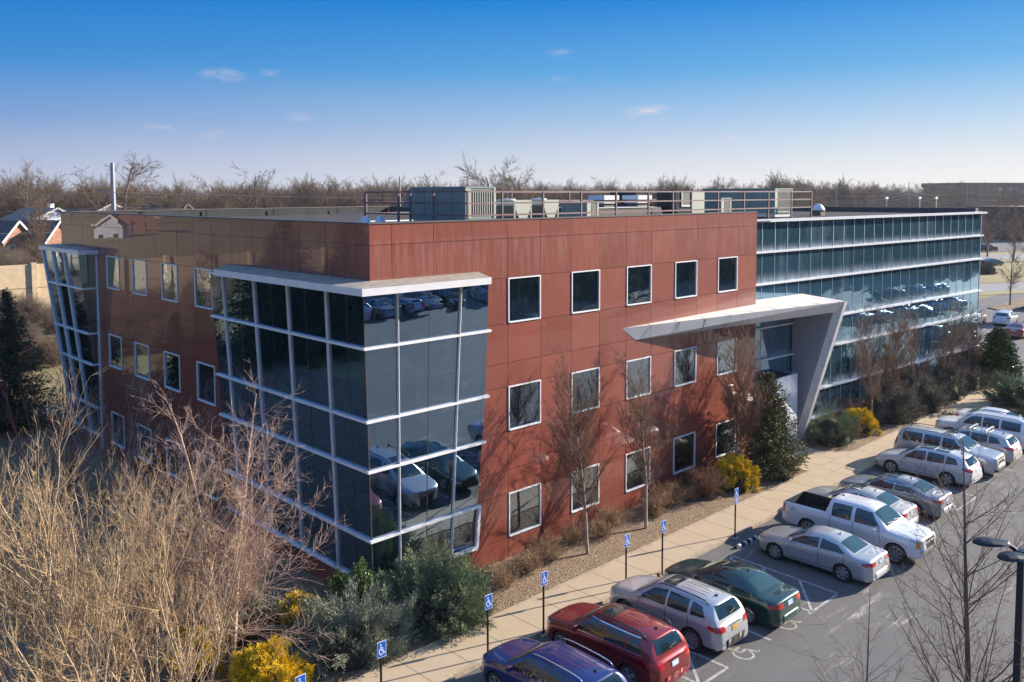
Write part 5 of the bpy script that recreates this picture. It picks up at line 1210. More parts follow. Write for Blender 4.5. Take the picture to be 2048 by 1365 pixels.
# red twigged shrub at far end of left wall
P_R = dict(step=(.4, .3, .2), wan=(.06, .10, .15), up=(.02, .08, .1), tap=(.35, .5, .5), bare=(.35, .2, 0), kids=(1.6, 1.8, 0), ang=(.5, .5, 0), rat=(.45, .4, 0), fall=(.3, .3, 0), rr=(.6, .7, 0), rmin=.007)
for i, (x, y, h, lab) in enumerate(((-4.2, 19.5, 6.4, 'red tipped bare shrub in front of the spruce'), (-2.4, 17.5, 5.6, 'thin bare grey shrub by the far end of the left wall'))):
    R = np.random.RandomState(9+i); make_tree('bare_shrub', 30+i, P_R, ms_stems(R, 16, h, .55, .03), M['red_stem'] if i == 0 else M['twig_pink'], M['red_stem'] if i == 0 else M['twig_pink'], lab, 'shrub', 'bare trees beside the building', (x, y, .1))
# upright street trees along the facade
P_F = dict(step=(.30, .26, .18, .13), wan=(.03, .06, .12, .2), up=(.0, .10, .09, .05), tap=(.12, .35, .5, .6), bare=(.24, .08, .1, 0), kids=(7.0, 5.4, 4.6, 0),
            ang=(.66, .5, .6, 0), rat=(.45, .36, .34, 0), fall=(.50, .4, .3, 0), rr=(.35, .55, .6, 0), rmin=.0042)
GT = 'slim bare trees planted along the building'
for i, (x, y, h, lab, orange) in enumerate(((8.95,-1.95,7.3,'slim bare tree with pale trunk in front of the second window column',0), (12.75,-1.95,7.0,'slim bare tree with pale trunk in front of the third window column',0),
    (21.0,-1.35,7.0,'slim bare tree rising behind the golden globe shrub',1), (36.2,-1.5,6.7,'slim bare tree beside the golden shrub by the glass wing',1), (39.8,-1.0,6.4,'slim russet tree second along the glass wing',1),
    (43.6,-1.2,6.2,'slim russet tree third along the glass wing',1), (47.8,-1.5,6.0,'slim russet tree fourth along the glass wing',1), (52.3,-1.7,6.0,'slim russet tree last along the glass wing, by the conical evergreen',1))):
    R = np.random.RandomState(i)
    st = [((0,0,0),(R.uniform(-.03,.03), R.uniform(-.03,.03), 1), h*.96, .072)]
    if i in (2, 4, 6): st.append(((.1,0,.3),(.10,.02,1), h*.9, .045))
    P = dict(P_F); P['kids'] = (10.5, 8.4, 7.4, 0) if not orange else (11.0, 9.0, 8.2, 0); P['rmin'] = .0051 if not orange else .0056
    make_tree('bare_tree', 100+i, P, st, M['bark_pale'], M['twig_orange'] if orange else M['twig_brown'], lab, 'bare tree', GT, (x, y, .1))
# the tree close to the camera at right
P_N = dict(step=(.35, .25, .18, .14), wan=(.003, .05, .11, .16), up=(.0, .055, .04, .03), tap=(.10, .25, .4, .5), bare=(.20, .10, .1, 0), kids=(5.4, 6.2, 5.0, 0),
            ang=(.86, .80, .8, 0), rat=(.46, .28, .36, 0), fall=(.66, .35, .3, 0), rr=(.30, .42, .6, 0), rmin=.0044)
make_tree('bare_tree', 12, P_N, [((.12,-.11,0),(-.047,.044,1),8.9,.105)], M['bark_grey'], M['twig_brown'], 'bare tree with straight dark trunk standing in the parking lot island', 'bare tree', None, (3.75, -17.9, .1))
make_tree('bare_tree', 14, dict(P_N, kids=(4.6,5.0,4.2,0)), [((0,0,0),(.02,.0,1),6.0,.05)], M['bark_grey'], M['twig_brown'], 'small slender bare tree at the bottom edge left of the lamp post', 'bare tree', None, (1.2, -16.6, .1))

# ---- leafy plants
def leaves(Cn, D, ln, wd, R, droop=0.0):
    k = len(Cn); D = D/(np.linalg.norm(D, axis=1, keepdims=True)+1e-9); r = R.normal(0, 1, (k, 3)); s = np.cross(D, r); s /= np.linalg.norm(s, axis=1, keepdims=True)+1e-9
    ln = ln*R.uniform(.6, 1.3, (k, 1)); wd = wd*R.uniform(.6, 1.3, (k, 1))
    V = np.stack([Cn, Cn+D*ln*.5+s*wd*.5, Cn+D*ln, Cn+D*ln*.5-s*wd*.5], 1).reshape(-1, 3)
    return V, np.arange(4*k).reshape(-1, 4)
def core(R, rx, ry, h, f=.78):
    vs = []; fs = []; nu, nv = 14, 8
    for j in range(nv+1):
        ph = PI/2*j/nv
        for i in range(nu):
            th = 2*PI*i/nu; k = f*(1+.10*math.sin(3*th+j)); vs.append((rx*k*math.cos(th)*math.cos(ph), ry*k*math.sin(th)*math.cos(ph), h*f*math.sin(ph)))
    for j in range(nv):
        for i in range(nu): fs.append((j*nu+i, j*nu+(i+1)%nu, (j+1)*nu+(i+1)%nu, (j+1)*nu+i))
    return vs, fs
M['inner'] = mat('dark_shade_core', (0.035, 0.030, 0.018), 0.95)  # near-black solid core, its colour stands in for shade between the sprays
def mound(name, seed, rx, ry, h, ns, nb, m, label, cat, group, loc, bl=.11, bw=.019, spray=.58, upb=.38, lump=.16, inner=.74, tuft=1.0, fine=1.0):
    """foliage gathered in plumes that stand out from a dark inside"""
    R = np.random.RandomState(seed); nt_ = max(20, int(ns/34)); th = R.uniform(0, 2*PI, nt_); cz = R.uniform(0.0, 1, nt_)**.8
    ph = np.arcsin(np.clip(cz, 0, .999)); lm = (1+lump*(np.sin(3*th+seed)*np.cos(4*ph+seed*2)+.6*np.sin(7*th+5*ph)))*R.uniform(.86, 1.08, nt_)
    tb = np.stack([rx*np.cos(th)*np.cos(ph)*lm, ry*np.sin(th)*np.cos(ph)*lm, h*np.sin(ph)*lm*.92+.04], 1)
    tn = np.stack([np.cos(th)*np.cos(ph), np.sin(th)*np.cos(ph), np.sin(ph)*.8+upb], 1)+R.normal(0, .22, (nt_, 3)); tn /= np.linalg.norm(tn, axis=1, keepdims=True)
    k = R.randint(0, nt_, ns); sc_ = (rx+ry)/2*.105*tuft; al = R.uniform(0, 1, (ns, 1))
    off = R.normal(0, sc_, (ns, 3))*(1.15-.85*al); base = tb[k]+off+tn[k]*(al-.62)*spray*1.5*(rx+ry)/3
    nr = tn[k]+off/sc_*.16+R.normal(0, .14, (ns, 3)); nr /= np.linalg.norm(nr, axis=1, keepdims=True)
    sl = spray*R.uniform(.5, 1.3, (ns, 1)); start = base-nr*sl*.6
    t_ = np.linspace(0.1, 1, nb)[None, :, None]
    pos = start[:, None]+nr[:, None]*sl[:, None]*t_; pos = pos+R.normal(0, .018*fine, pos.shape)
    side = R.normal(0, .50, pos.shape); dr = nr[:, None]+side*(1.15-t_*.6)
    V, F = leaves(pos.reshape(-1, 3), dr.reshape(-1, 3), bl, bw, R)
    V[:, 2] = np.maximum(V[:, 2], .01)
    r = empty(name, loc, R.uniform(0, 6), label, cat, group)
    mkmesh('foliage', V, F, m, r)
    v, f = core(R, rx, ry, h, inner); mkmesh('shade_core', v, f, M['inner'], r, smooth=True)
    return r
M['juniper'] = mat('grey_green_juniper', (0.28, 0.32, 0.16), 0.85, col2=(0.09, 0.13, 0.08), vscale=1.6, detail=7)
M['juniper_blue'] = mat('silvery_juniper', (0.30, 0.32, 0.22), 0.8, col2=(0.14, 0.17, 0.13), vscale=1.6, detail=7)
M['juniper_brown'] = mat('bronzed_juniper', (0.27, 0.24, 0.16), 0.85, col2=(0.11, 0.11, 0.085), vscale=1.4, detail=7)
M['gold'] = mat('golden_cypress', (0.90, 0.60, 0.015), 0.75, col2=(0.50, 0.38, 0.02), vscale=1.8, detail=6)
M['holly'] = mat('glossy_green_leaves', (0.13, 0.19, 0.04), 0.25, col2=(0.06, 0.10, 0.03), vscale=6)
M['olive'] = mat('olive_needles', (0.20, 0.18, 0.065), 0.85, col2=(0.075, 0.085, 0.038), vscale=2.2, detail=6)
M['spruce'] = mat('dark_spruce_needles', (0.040, 0.065, 0.035), 0.8, col2=(0.085, 0.10, 0.04), vscale=1.5)
M['dry'] = mat('dry_shrub_stems', (0.22, 0.125, 0.070), 0.9, col2=(0.34, 0.24, 0.13), vscale=3)
M['dry_red'] = mat('russet_shrub_stems', (0.16, 0.065, 0.045), 0.9, col2=(0.24, 0.13, 0.08), vscale=3)
GJ = 'spreading junipers around the building'
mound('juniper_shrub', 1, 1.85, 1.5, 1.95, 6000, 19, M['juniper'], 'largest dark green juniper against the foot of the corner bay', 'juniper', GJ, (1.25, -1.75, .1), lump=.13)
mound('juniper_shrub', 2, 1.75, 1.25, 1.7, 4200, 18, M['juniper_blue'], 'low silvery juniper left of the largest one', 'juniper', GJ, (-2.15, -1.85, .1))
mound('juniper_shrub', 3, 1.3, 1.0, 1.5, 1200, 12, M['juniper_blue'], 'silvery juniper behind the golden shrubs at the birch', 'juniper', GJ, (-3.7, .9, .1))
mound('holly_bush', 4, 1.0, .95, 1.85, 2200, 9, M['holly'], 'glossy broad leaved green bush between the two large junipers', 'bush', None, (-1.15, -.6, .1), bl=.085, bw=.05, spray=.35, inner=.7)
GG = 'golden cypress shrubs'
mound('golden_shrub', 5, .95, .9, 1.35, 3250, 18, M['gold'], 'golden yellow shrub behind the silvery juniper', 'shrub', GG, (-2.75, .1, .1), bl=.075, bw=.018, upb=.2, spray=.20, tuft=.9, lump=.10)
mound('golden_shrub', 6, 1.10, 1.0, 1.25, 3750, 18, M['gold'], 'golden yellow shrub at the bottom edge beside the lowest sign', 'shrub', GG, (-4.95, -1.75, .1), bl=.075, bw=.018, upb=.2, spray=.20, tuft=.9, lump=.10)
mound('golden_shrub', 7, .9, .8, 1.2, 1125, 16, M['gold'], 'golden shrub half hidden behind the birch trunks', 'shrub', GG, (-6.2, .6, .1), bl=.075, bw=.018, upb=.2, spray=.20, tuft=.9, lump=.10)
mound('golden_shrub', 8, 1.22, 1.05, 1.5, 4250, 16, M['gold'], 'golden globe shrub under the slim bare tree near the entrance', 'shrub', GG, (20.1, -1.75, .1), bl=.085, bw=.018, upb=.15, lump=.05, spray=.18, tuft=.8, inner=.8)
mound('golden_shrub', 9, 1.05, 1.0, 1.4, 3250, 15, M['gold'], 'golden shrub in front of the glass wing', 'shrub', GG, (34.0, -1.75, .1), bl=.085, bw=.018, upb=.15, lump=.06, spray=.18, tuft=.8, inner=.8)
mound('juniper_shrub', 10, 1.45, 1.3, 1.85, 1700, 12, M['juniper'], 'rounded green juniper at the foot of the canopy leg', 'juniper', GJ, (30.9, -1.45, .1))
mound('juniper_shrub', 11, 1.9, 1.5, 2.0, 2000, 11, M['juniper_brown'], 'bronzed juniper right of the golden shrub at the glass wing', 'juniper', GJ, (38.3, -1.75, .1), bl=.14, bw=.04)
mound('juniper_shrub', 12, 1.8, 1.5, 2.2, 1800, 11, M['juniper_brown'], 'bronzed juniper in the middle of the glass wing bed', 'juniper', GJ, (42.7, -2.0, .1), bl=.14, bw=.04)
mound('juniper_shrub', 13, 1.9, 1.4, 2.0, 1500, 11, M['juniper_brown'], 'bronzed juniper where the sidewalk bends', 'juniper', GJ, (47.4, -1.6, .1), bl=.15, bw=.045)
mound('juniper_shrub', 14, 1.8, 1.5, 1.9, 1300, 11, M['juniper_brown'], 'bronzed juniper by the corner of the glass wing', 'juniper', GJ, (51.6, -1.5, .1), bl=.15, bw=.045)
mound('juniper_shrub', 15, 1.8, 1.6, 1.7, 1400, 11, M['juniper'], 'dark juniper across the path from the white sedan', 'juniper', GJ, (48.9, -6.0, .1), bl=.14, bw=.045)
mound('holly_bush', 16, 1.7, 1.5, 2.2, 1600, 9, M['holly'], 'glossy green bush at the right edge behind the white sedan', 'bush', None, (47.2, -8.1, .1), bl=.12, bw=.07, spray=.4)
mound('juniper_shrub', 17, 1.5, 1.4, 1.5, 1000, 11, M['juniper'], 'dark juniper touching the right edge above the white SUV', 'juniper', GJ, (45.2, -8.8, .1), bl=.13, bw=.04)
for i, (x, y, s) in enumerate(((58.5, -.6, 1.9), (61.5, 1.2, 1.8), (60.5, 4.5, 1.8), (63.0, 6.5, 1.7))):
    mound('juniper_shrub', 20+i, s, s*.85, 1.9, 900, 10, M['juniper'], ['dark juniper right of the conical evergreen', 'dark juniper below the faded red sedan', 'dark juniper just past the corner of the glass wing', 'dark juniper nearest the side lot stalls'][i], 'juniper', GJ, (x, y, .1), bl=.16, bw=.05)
mound('juniper_shrub', 30, .62, .6, 1.3, 600, 12, M['juniper'], 'small dark upright shrub beside the entrance path', 'shrub', None, (24.55, -2.15, .1))
mound('holly_bush', 31, .5, .5, .8, 300, 9, M['olive'], 'small olive bush in the mulch before the entrance path', 'bush', None, (22.9, -2.75, .1), bl=.08, bw=.045)
mound('round_bush', 32, 2.1, 2.0, 2.3, 1500, 9, M['juniper_brown'], 'round clipped dark bush on the lawn across the road', 'bush', None, (152.5, 29.5, 0), bl=.2, bw=.08, lump=.02, spray=.3)
def conifer(name, seed, h, rad, m, label, cat, loc, levels=46, per=9, nb=26, bl=.16, bw=.05, base=.02, droop=-.18, shape=1.0, leader=0.0):
    R = np.random.RandomState(seed); pos = []; dr = []; tw = [((0,0,0,0,0,h*.98,.11*h/8,.01))]
    for i in range(levels):
        f = i/levels; z = h*(base+(1-base)*f); r = rad*((1-f)**shape)*(1 if f < 1-leader else .8)+.05
        for j in range(per):
            a = R.uniform(0, 2*PI); rr = r*R.uniform(.72, 1.12); d = np.array([math.cos(a), math.sin(a), droop+.55*f+R.normal(0, .08)]); d /= np.linalg.norm(d)
            s0 = np.array([0, 0, z]); k = max(4, int(nb*rr/rad)); t_ = np.linspace(.12, 1, k)[:, None]
            p = s0+d*rr*t_; p[:, 2] += .10*rr*t_[:, 0]**2; pp = p+R.normal(0, .05*rad/2, p.shape); pos.append(pp)
            sd = np.cross(d, [0, 0, 1]); sg = np.where(R.rand(k) > .5, 1, -1)[:, None]; dr.append(d*.75+sd*sg*R.uniform(.2, 1.1, (k, 1))+R.normal(0, .2, (k, 3)))
            tw.append((*s0, *(s0+d*rr*.85), .02, .006))
    pos = np.concatenate(pos); dr = np.concatenate(dr); V, F = leaves(np.repeat(pos, 3, 0)+R.normal(0, .04, (len(pos)*3, 3)), np.repeat(dr, 3, 0)+R.normal(0, .35, (len(pos)*3, 3)), bl, bw, R)
    r = empty(name, loc, 0, label, cat, None); mkmesh('crown', V, F, m, r); v, f = tubes(tw, 5); mkmesh('trunk', v, f, M['bark_grey'], r); return r
spr = conifer('spruce_tree', 1, 8.6, 3.3, M['spruce'], 'dark green spruce beyond the far end of the left wall', 'spruce tree', (-2.4, 35.2, 0.1), levels=56, per=11, nb=30, bl=.22, bw=.06)
for i, (x, y, k) in enumerate(((-16, 36, 1.35), (-20, 41, 1.5), (-24, 38, 1.45), (-29, 44, 1.5), (-19, 33, 1.1), (-34, 40, 1.4), (-13.5, 44, .8))):
    dup(spr, (x, y, .1), i*1.3, 'dark spruce off the left wall, mirrored in the corner bay glass', 'spruces mirrored in the corner bay', k)
conifer('spruce_tree', 2, 6.8, 2.4, M['spruce'], 'second darker spruce behind the red tipped shrub', 'spruce tree', (-6.5, 31.5, 0.1), levels=40, per=9, nb=26, bl=.20, bw=.055)
conifer('evergreen_tree', 3, 5.2, 1.95, M['olive'], 'olive green evergreen with a pointed leader beside the entrance', 'evergreen tree', (23.2, -1.75, .1), levels=38, per=12, nb=24, bl=.15, bw=.07, droop=.10, shape=.72, leader=.1)
conifer('evergreen_tree', 4, 3.9, 1.75, M['holly'], 'conical glossy evergreen at the right end of the glass wing', 'evergreen tree', (55.8, -2.6, .1), levels=34, per=14, nb=22, bl=.20, bw=.12, droop=.1, shape=.6)
# dry low shrubs
P_D = dict(step=(.16, .12, .10), wan=(.14, .22, .28), up=(.02, .03, .02), tap=(.4, .5, .5), bare=(.1, .1, 0), kids=(9, 9, 0), ang=(.6, .7, 0), rat=(.5, .5, 0), fall=(.3, .3, 0), rr=(.6, .7, 0), rmin=.0045)
def dry(seed, n, h, m, label, loc, sp=.9, name='dry_shrub', group='low leafless shrubs in the mulch bed'):
    R = np.random.RandomState(seed); st = []
    for i in range(n): a = R.uniform(0, 2*PI); t_ = R.uniform(.1, sp); st.append(((.3*math.cos(a)*R.rand(), .3*math.sin(a)*R.rand(), 0), (math.cos(a)*t_, math.sin(a)*t_, 1), h*R.uniform(.6, 1.1), .008))
    a, b = tree_mesh(seed, P_D, st, nsides=(3,3,3)); V = np.concatenate([a[0], b[0]]); F = np.concatenate([a[1], b[1]+len(a[0])])
    o = mkmesh(name, V, F, m); o.location = loc; tag(o, label, 'shrub', group); return o
dl = ['next to the largest juniper', 'left of the first slim tree', 'just left of the first slim tree trunk', 'under the second window column', 'between the two slim trees', 'behind the second slim tree', 'under the fourth window column', 'right of the second slim tree', 'beside the golden globe shrub', 'left of the golden globe shrub']
for i, (x, y, h, n, rd) in enumerate(((4.6,-1.7,.75,34,0),(6.1,-1.5,.8,40,0),(7.4,-1.25,.9,44,0),(9.3,-.75,.85,40,0),(10.6,-1.3,.8,44,0),(11.9,-.7,.9,44,0),(14.2,-1.3,.9,44,0),(15.6,-1.0,.9,40,0),(17.9,-1.5,1.2,60,1),(16.9,-1.2,.8,34,0))):
    dry(300+i, int(n*1.6), h*1.1, M['dry_red'] if rd else M['dry'], ('russet leafless shrub ' if rd else 'low tan leafless shrub ')+dl[i], (x, y, .1))
for i, (x, y, h) in enumerate(((33.2,-.6,1.3),(35.6,-.5,1.5),(32.2,-1.9,1.1),(41,-.6,1.8),(45.2,-.9,1.8),(50,-1.0,1.8),(54.2,-.5,2.2))):
    dry(330+i, 60, h, M['dry_red'], 'russet leafless shrub by the glass wing, '+['nearest the canopy leg','behind the golden shrub','beside the round juniper','behind the first bronzed juniper','behind the middle bronzed juniper','behind the bend of the sidewalk','at the wing corner'][i], (x, y, .1), .7)

# ================================================================ FAR SETTING
P_W = dict(step=(1.1, .85, .6, .45), wan=(.04, .07, .11, .16), up=(.0, .05, .05, .04), tap=(.25, .35, .5, .5), bare=(.28, .15, .1, 0), kids=(2.3, 2.8, 3.6, 0),
           ang=(.75, .75, .7, 0), rat=(.50, .45, .45, 0), fall=(.45, .35, .3, 0), rr=(.45, .5, .6, 0), rmin=.022)
GW = 'bare trees of the woods on the skyline'
protos = []
wl = ['spreading bare tree of the woods', 'bare tree of the woods with a round crown', 'tall narrow bare tree of the woods', 'greyish bare tree of the woods', 'dense brown bare tree of the woods', 'leaning bare tree of the woods']
for i in range(6):
    R = np.random.RandomState(500+i); h = [13, 12, 15, 13, 11, 14][i]
    st = [((0,0,0),(R.uniform(-.08,.08), R.uniform(-.08,.08), 1), h, .24)]+([((0,0,1.5),(.35*R.uniform(-1,1),.35,1), h*.75, .14)] if i % 2 else [])
    P = dict(P_W); P['ang'] = ((.85, .75, .7, 0) if i != 2 else (.5, .6, .7, 0))
    a, b = tree_mesh(500+i, P, st, nsides=(5,3,3,3)); V = np.concatenate([a[0], b[0]]); F = np.concatenate([a[1], b[1]+len(a[0])])
    o = mkmesh('woodland_tree', V, F, M['twig_far2'] if i in (3, 0) else M['twig_far']); tag(o, wl[i], 'bare tree', GW); protos.append(o)
spr_c = [c for c in spr.children if c.name.startswith('crown')][0]
def cam_ang(x, y): return math.degrees(math.atan2(x+16.8, y+24.4))
cnt = 0; R = random.Random(77); first = [True]*6
def put(x, y, s, i=None, z=None, lab=None, grp=None):
    i = R.randrange(6) if i is None else i; z = ground_z(x, y)-.2 if z is None else z
    if first[i]:
        o = protos[i]; first[i] = False; o.location = (x, y, z); o.rotation_euler = (0, 0, R.uniform(0, 6)); o.scale = (s*R.uniform(.9, 1.2),)*2+(s,)
    else:
        o = protos[i].copy(); C.objects.link(o); o.location = (x, y, z); o.rotation_euler = (0, 0, R.uniform(0, 6)); o.scale = (s*R.uniform(.9, 1.25),)*2+(s,)
    if lab: o['label'] = lab
    if grp: o['group'] = grp
    return o
for k in range(215):
    a = math.radians(R.uniform(13.0, 74.5)); d = R.uniform(150, 330) if a < math.radians(50) else R.uniform(230, 480)
    x, y = -16.8+d*math.sin(a), -24.4+d*math.cos(a)
    if x > 240 and y < 90: continue
    if a < math.radians(20.5) and d < 200: continue
    put(x, y, R.uniform(.66, .92)*(1.0 if a < .85 else .95))
for (u_, d, s, i, lab) in ((15.0, 185, 1.0, 0, 'large spreading bare tree on the skyline left of the steel pole'), (19.5, 175, 1.30, 1, 'big round crowned bare tree behind the steel pole'), (27.8, 190, 1.1, 3, 'spreading bare tree on the skyline between pole and roof railing'),
     (31.5, 190, 1.12, 1, 'bare tree on the skyline above the far parapet'), (43.2, 165, 1.25, 0, 'tall bare tree above the largest roof unit'), (44.8, 168, 1.28, 1, 'tall bare tree above the roof railing, right of the largest unit'), (38.6, 175, 1.05, 3, 'bare tree above the left end of the roof railing'),
     (72.6, 225, .85, 1, 'bare tree beyond the right end of the wing'), (73.9, 215, .9, 0, 'bare tree at the right edge, nearer one'), (74.6, 205, .85, 4, 'bare tree at the right edge, farther one'), (75.6, 220, .9, 1, 'bare tree cut by the right edge'), (73.2, 300, .8, 3, 'pale bare tree by the highway')):
    a = math.radians(u_); put(-16.8+d*math.sin(a), -24.4+d*math.cos(a), s, i, lab=lab)
isl = make_tree('bare_tree', 61, dict(P_N, rmin=.014), [((0,0,0),(0,0,1),8.6,.11)], M['bark_grey'], M['twig_brown'], 'young bare tree standing on the kerbed island of the side lot', 'bare tree', None, (106.2, 11.3, .1))
# woods too many to count: instanced points
def forest(name, pts, srcs, smin, smax, seed):
    me = bpy.data.meshes.new(name); me.from_pydata(pts, [], []); o = bpy.data.objects.new(name, me); C.objects.link(o); tag(o, None, None, None, 'stuff')
    g = bpy.data.node_groups.new(name, 'GeometryNodeTree'); g.interface.new_socket('Geometry', in_out='INPUT', socket_type='NodeSocketGeometry'); g.interface.new_socket('Geometry', in_out='OUTPUT', socket_type='NodeSocketGeometry')
    gi = g.nodes.new('NodeGroupInput'); go = g.nodes.new('NodeGroupOutput'); j = g.nodes.new('GeometryNodeJoinGeometry')
    idx = g.nodes.new('GeometryNodeInputIndex')
    for k, s in enumerate(srcs):
        oi = g.nodes.new('GeometryNodeObjectInfo'); oi.transform_space = 'ORIGINAL'; oi.inputs['Object'].default_value = s; oi.inputs['As Instance'].default_value = True
        ip = g.nodes.new('GeometryNodeInstanceOnPoints'); md = g.nodes.new('ShaderNodeMath'); md.operation = 'MODULO'; md.inputs[1].default_value = len(srcs); g.links.new(idx.outputs[0], md.inputs[0])
        cp = g.nodes.new('ShaderNodeMath'); cp.operation = 'COMPARE'; cp.inputs[1].default_value = k; cp.inputs[2].default_value = .1; g.links.new(md.outputs[0], cp.inputs[0]); g.links.new(cp.outputs[0], ip.inputs['Selection'])
        rv = g.nodes.new('FunctionNodeRandomValue'); rv.data_type = 'FLOAT_VECTOR'; rv.inputs[0].default_value = (0,0,0); rv.inputs[1].default_value = (0,0,6.28); rv.inputs['Seed'].default_value = seed+k
        rs = g.nodes.new('FunctionNodeRandomValue'); rs.data_type = 'FLOAT'; rs.inputs[2].default_value = smin; rs.inputs[3].default_value = smax; rs.inputs['Seed'].default_value = seed+9
        g.links.new(gi.outputs[0], ip.inputs['Points']); g.links.new(oi.outputs['Geometry'], ip.inputs['Instance']); g.links.new(rv.outputs[0], ip.inputs['Rotation']); g.links.new(rs.outputs[1], ip.inputs['Scale']); g.links.new(ip.outputs[0], j.inputs[0])
    g.links.new(j.outputs[0], go.inputs[0]); md_ = o.modifiers.new('scatter', 'NODES'); md_.node_group = g; return o
R2 = random.Random(5); pts = []
while len(pts) < 3000:
    a = math.radians(R2.uniform(8, 82)); d = R2.uniform(190, 620); x, y = -16.8+d*math.sin(a), -24.4+d*math.cos(a)
    if x > 250 and y < 140: continue
    pts.append((x, y, ground_z(x, y)-1))
pl = [p for p in pts if math.degrees(math.atan2(p[0]+16.8, p[1]+24.4)) < 60]; pr = [p for p in pts if p not in set(pl)]
forest('woods', pl, protos, .66, .92, 1)
forest('woods', [p for p in pr if math.hypot(p[0], p[1]) > 330], protos, .95, 1.3, 2)
pts = []
for _ in range(260):
    x, y = R2.uniform(370, 640), R2.uniform(60, 300)
    if math.degrees(math.atan2(x+16.8, y+24.4)) > 64 and not (285 < .455*x+.89*y < 356): pts.append((x, y, -.5))
forest('woods', pts, protos, .85, 1.2, 11)
pts = []
while len(pts) < 900:      # woods far to the right and round the lot, seen in the mirror glass too
    x, y = R2.uniform(20, 560), R2.uniform(-300, -62)
    if x < 150 and y > -75: continue
    pts.append((x, y, -.5))
forest('woods', pts, protos+[spr.children[0] if 'crown' in spr.children[0].name else spr.children[1]], 1.15, 1.7, 5)
pts = [(R2.uniform(44, 330), R2.uniform(-112, -52), 0) for _ in range(330)]
forest('woods', [p for p in pts if p[0] < 300], [spr_c], 1.2, 2.3, 6)
pts = []
while len(pts) < 320:      # woods on the side of the left wall (behind the lawn), mirrored in it
    x, y = R2.uniform(-420, -70), R2.uniform(60, 520); pts.append((x, y, ground_z(x, y)-.5))
forest('woods', pts, protos, .7, 1.1, 8)
# brush on the bank below the sound wall
pts = [(R2.uniform(-60, 70), R2.uniform(55, 81), 0) for _ in range(700)]; pts = [(x, y, ground_z(x, y)) for x, y, z in pts]
brush = dry(400, 46, 2.0, M['twig_far2'], 'thorny brush on the bank below the sound wall', (6, 74, ground_z(6, 74)), .8, 'bank_brush', None)
forest('undergrowth', pts, [brush], .6, 1.3, 3)
pts = [(R2.uniform(-20, 80), R2.uniform(88, 122), 0) for _ in range(420)]; pts = [(x, y, ground_z(x, y)) for x, y, z in pts]
forest('undergrowth', pts, [brush], .8, 1.5, 4)
for i, (x, y, s) in enumerate(((4, 90, .55), (16, 96, .6), (27, 94, .55), (35, 104, .6), (22, 118, .6), (-3, 79.5, .32), (-30, 76, .5))):
    put(x, y, s, (i*2) % 6, lab='bare garden tree '+['left end behind the sound wall','between wall and brick gables','behind the wall near the end bay','behind the wall in front of the white house','close to the brick gables','on the bank before the wall','mirrored in the left wall windows'][i], grp='bare trees behind the sound wall')
# sound wall
M['soundwall'] = mat('tan_precast_concrete', (0.60, 0.47, 0.30), 0.9, var=.10, vscale=1.5, bump=.3, bscale=12)
sw = empty('sound_wall', (0, 82, 0), 0, 'tall tan concrete sound wall with posts behind the lawn', 'wall')
mb = MB(); mb.box(-70.2, 45, 0, .25, 1.0, 6.9); mb.build('panel', M['soundwall'], sw)
mb = MB(); mb.box(-70.2, 45, -.02, 0, 4.27, 4.32); mb.build('panel_joint', M['coping'], sw)
for k in range(20):
    mb = MB(); x = -66.4+5.5*k+1.2; mb.box(x-.28, x+.28, -.22, .5, .8, 7.05); mb.build('post', M['soundwall'], sw)
# houses
M['brick'] = mat('orange_brick', (0.34, 0.17, 0.12), 0.9, var=.25, vscale=3); M['siding'] = mat('pale_siding', (0.50, 0.52, 0.60), 0.8, var=.05, vscale=1); M['white_siding'] = mat('white_siding', (0.75, 0.72, 0.66), 0.8)
M['shingle'] = mat('dark_shingles', (0.085, 0.075, 0.075), 0.9, var=.3, vscale=2); M['shingle2'] = mat('brown_shingles', (0.20, 0.17, 0.14), 0.9, var=.25, vscale=2); M['winpane'] = mat('house_window', (.03,.04,.05), .15)
def house(x, y, z, w, d, h, rh, rz, wm, rm, label, gable='x', chim=False):
    r = empty('house', (x, y, z), rz, label, 'house', 'houses behind the sound wall')
    mb = MB(); mb.box(-w/2, w/2, -d/2, d/2, 0, h); mb.add([(-w/2,-d/2,h),(w/2,-d/2,h),(0,-d/2,h+rh),(-w/2,d/2,h),(w/2,d/2,h),(0,d/2,h+rh)], [(0,1,2),(4,3,5)]); mb.build('wall', wm, r)
    mb = MB(); e = .4; q = rh/(w/2)
    for s in (-1, 1):
        mb.hexa([(s*(w/2+e),-d/2-e,h-q*e),(0,-d/2-e,h+rh),(0,d/2+e,h+rh),(s*(w/2+e),d/2+e,h-q*e),(s*(w/2+e),-d/2-e,h-q*e+.2),(0,-d/2-e,h+rh+.2),(0,d/2+e,h+rh+.2),(s*(w/2+e),d/2+e,h-q*e+.2)])
    rf = mb.build('roof', rm, r)
    if chim: mb = MB(); mb.box(w*.2, w*.2+.8, 0, .8, h, h+rh+.9); mb.build('chimney', M['white_siding'], rf)
    mb = MB()
    for s in (-1, 1): mb.bar((s*(w/2+e),-d/2-e-.03,h-q*e+.1),(0,-d/2-e-.03,h+rh+.1),.06,.32,up=(0,0,1))
    mb.build('gable_trim', M['white_siding'], r)
    for zz in ([h*.35] if h < 4.5 else [h*.25, h*.68]):
        for xx in ((-w*.25), (w*.25)):
            mb = MB(); mb.box(xx-.6, xx+.6, -d/2-.06, -d/2, zz-.75, zz+.75); f_ = mb.build('window', M['white_siding'], r); mb = MB(); mb.box(xx-.48, xx+.48, -d/2-.08, -d/2-.061, zz-.63, zz+.63); mb.build('pane', M['winpane'], f_)
    return r
house(21.6, 136, 5.0, 5.2, 9, 2.4, 2.9, .35, M['brick'], M['shingle'], 'orange brick gabled house at the left edge', chim=False)
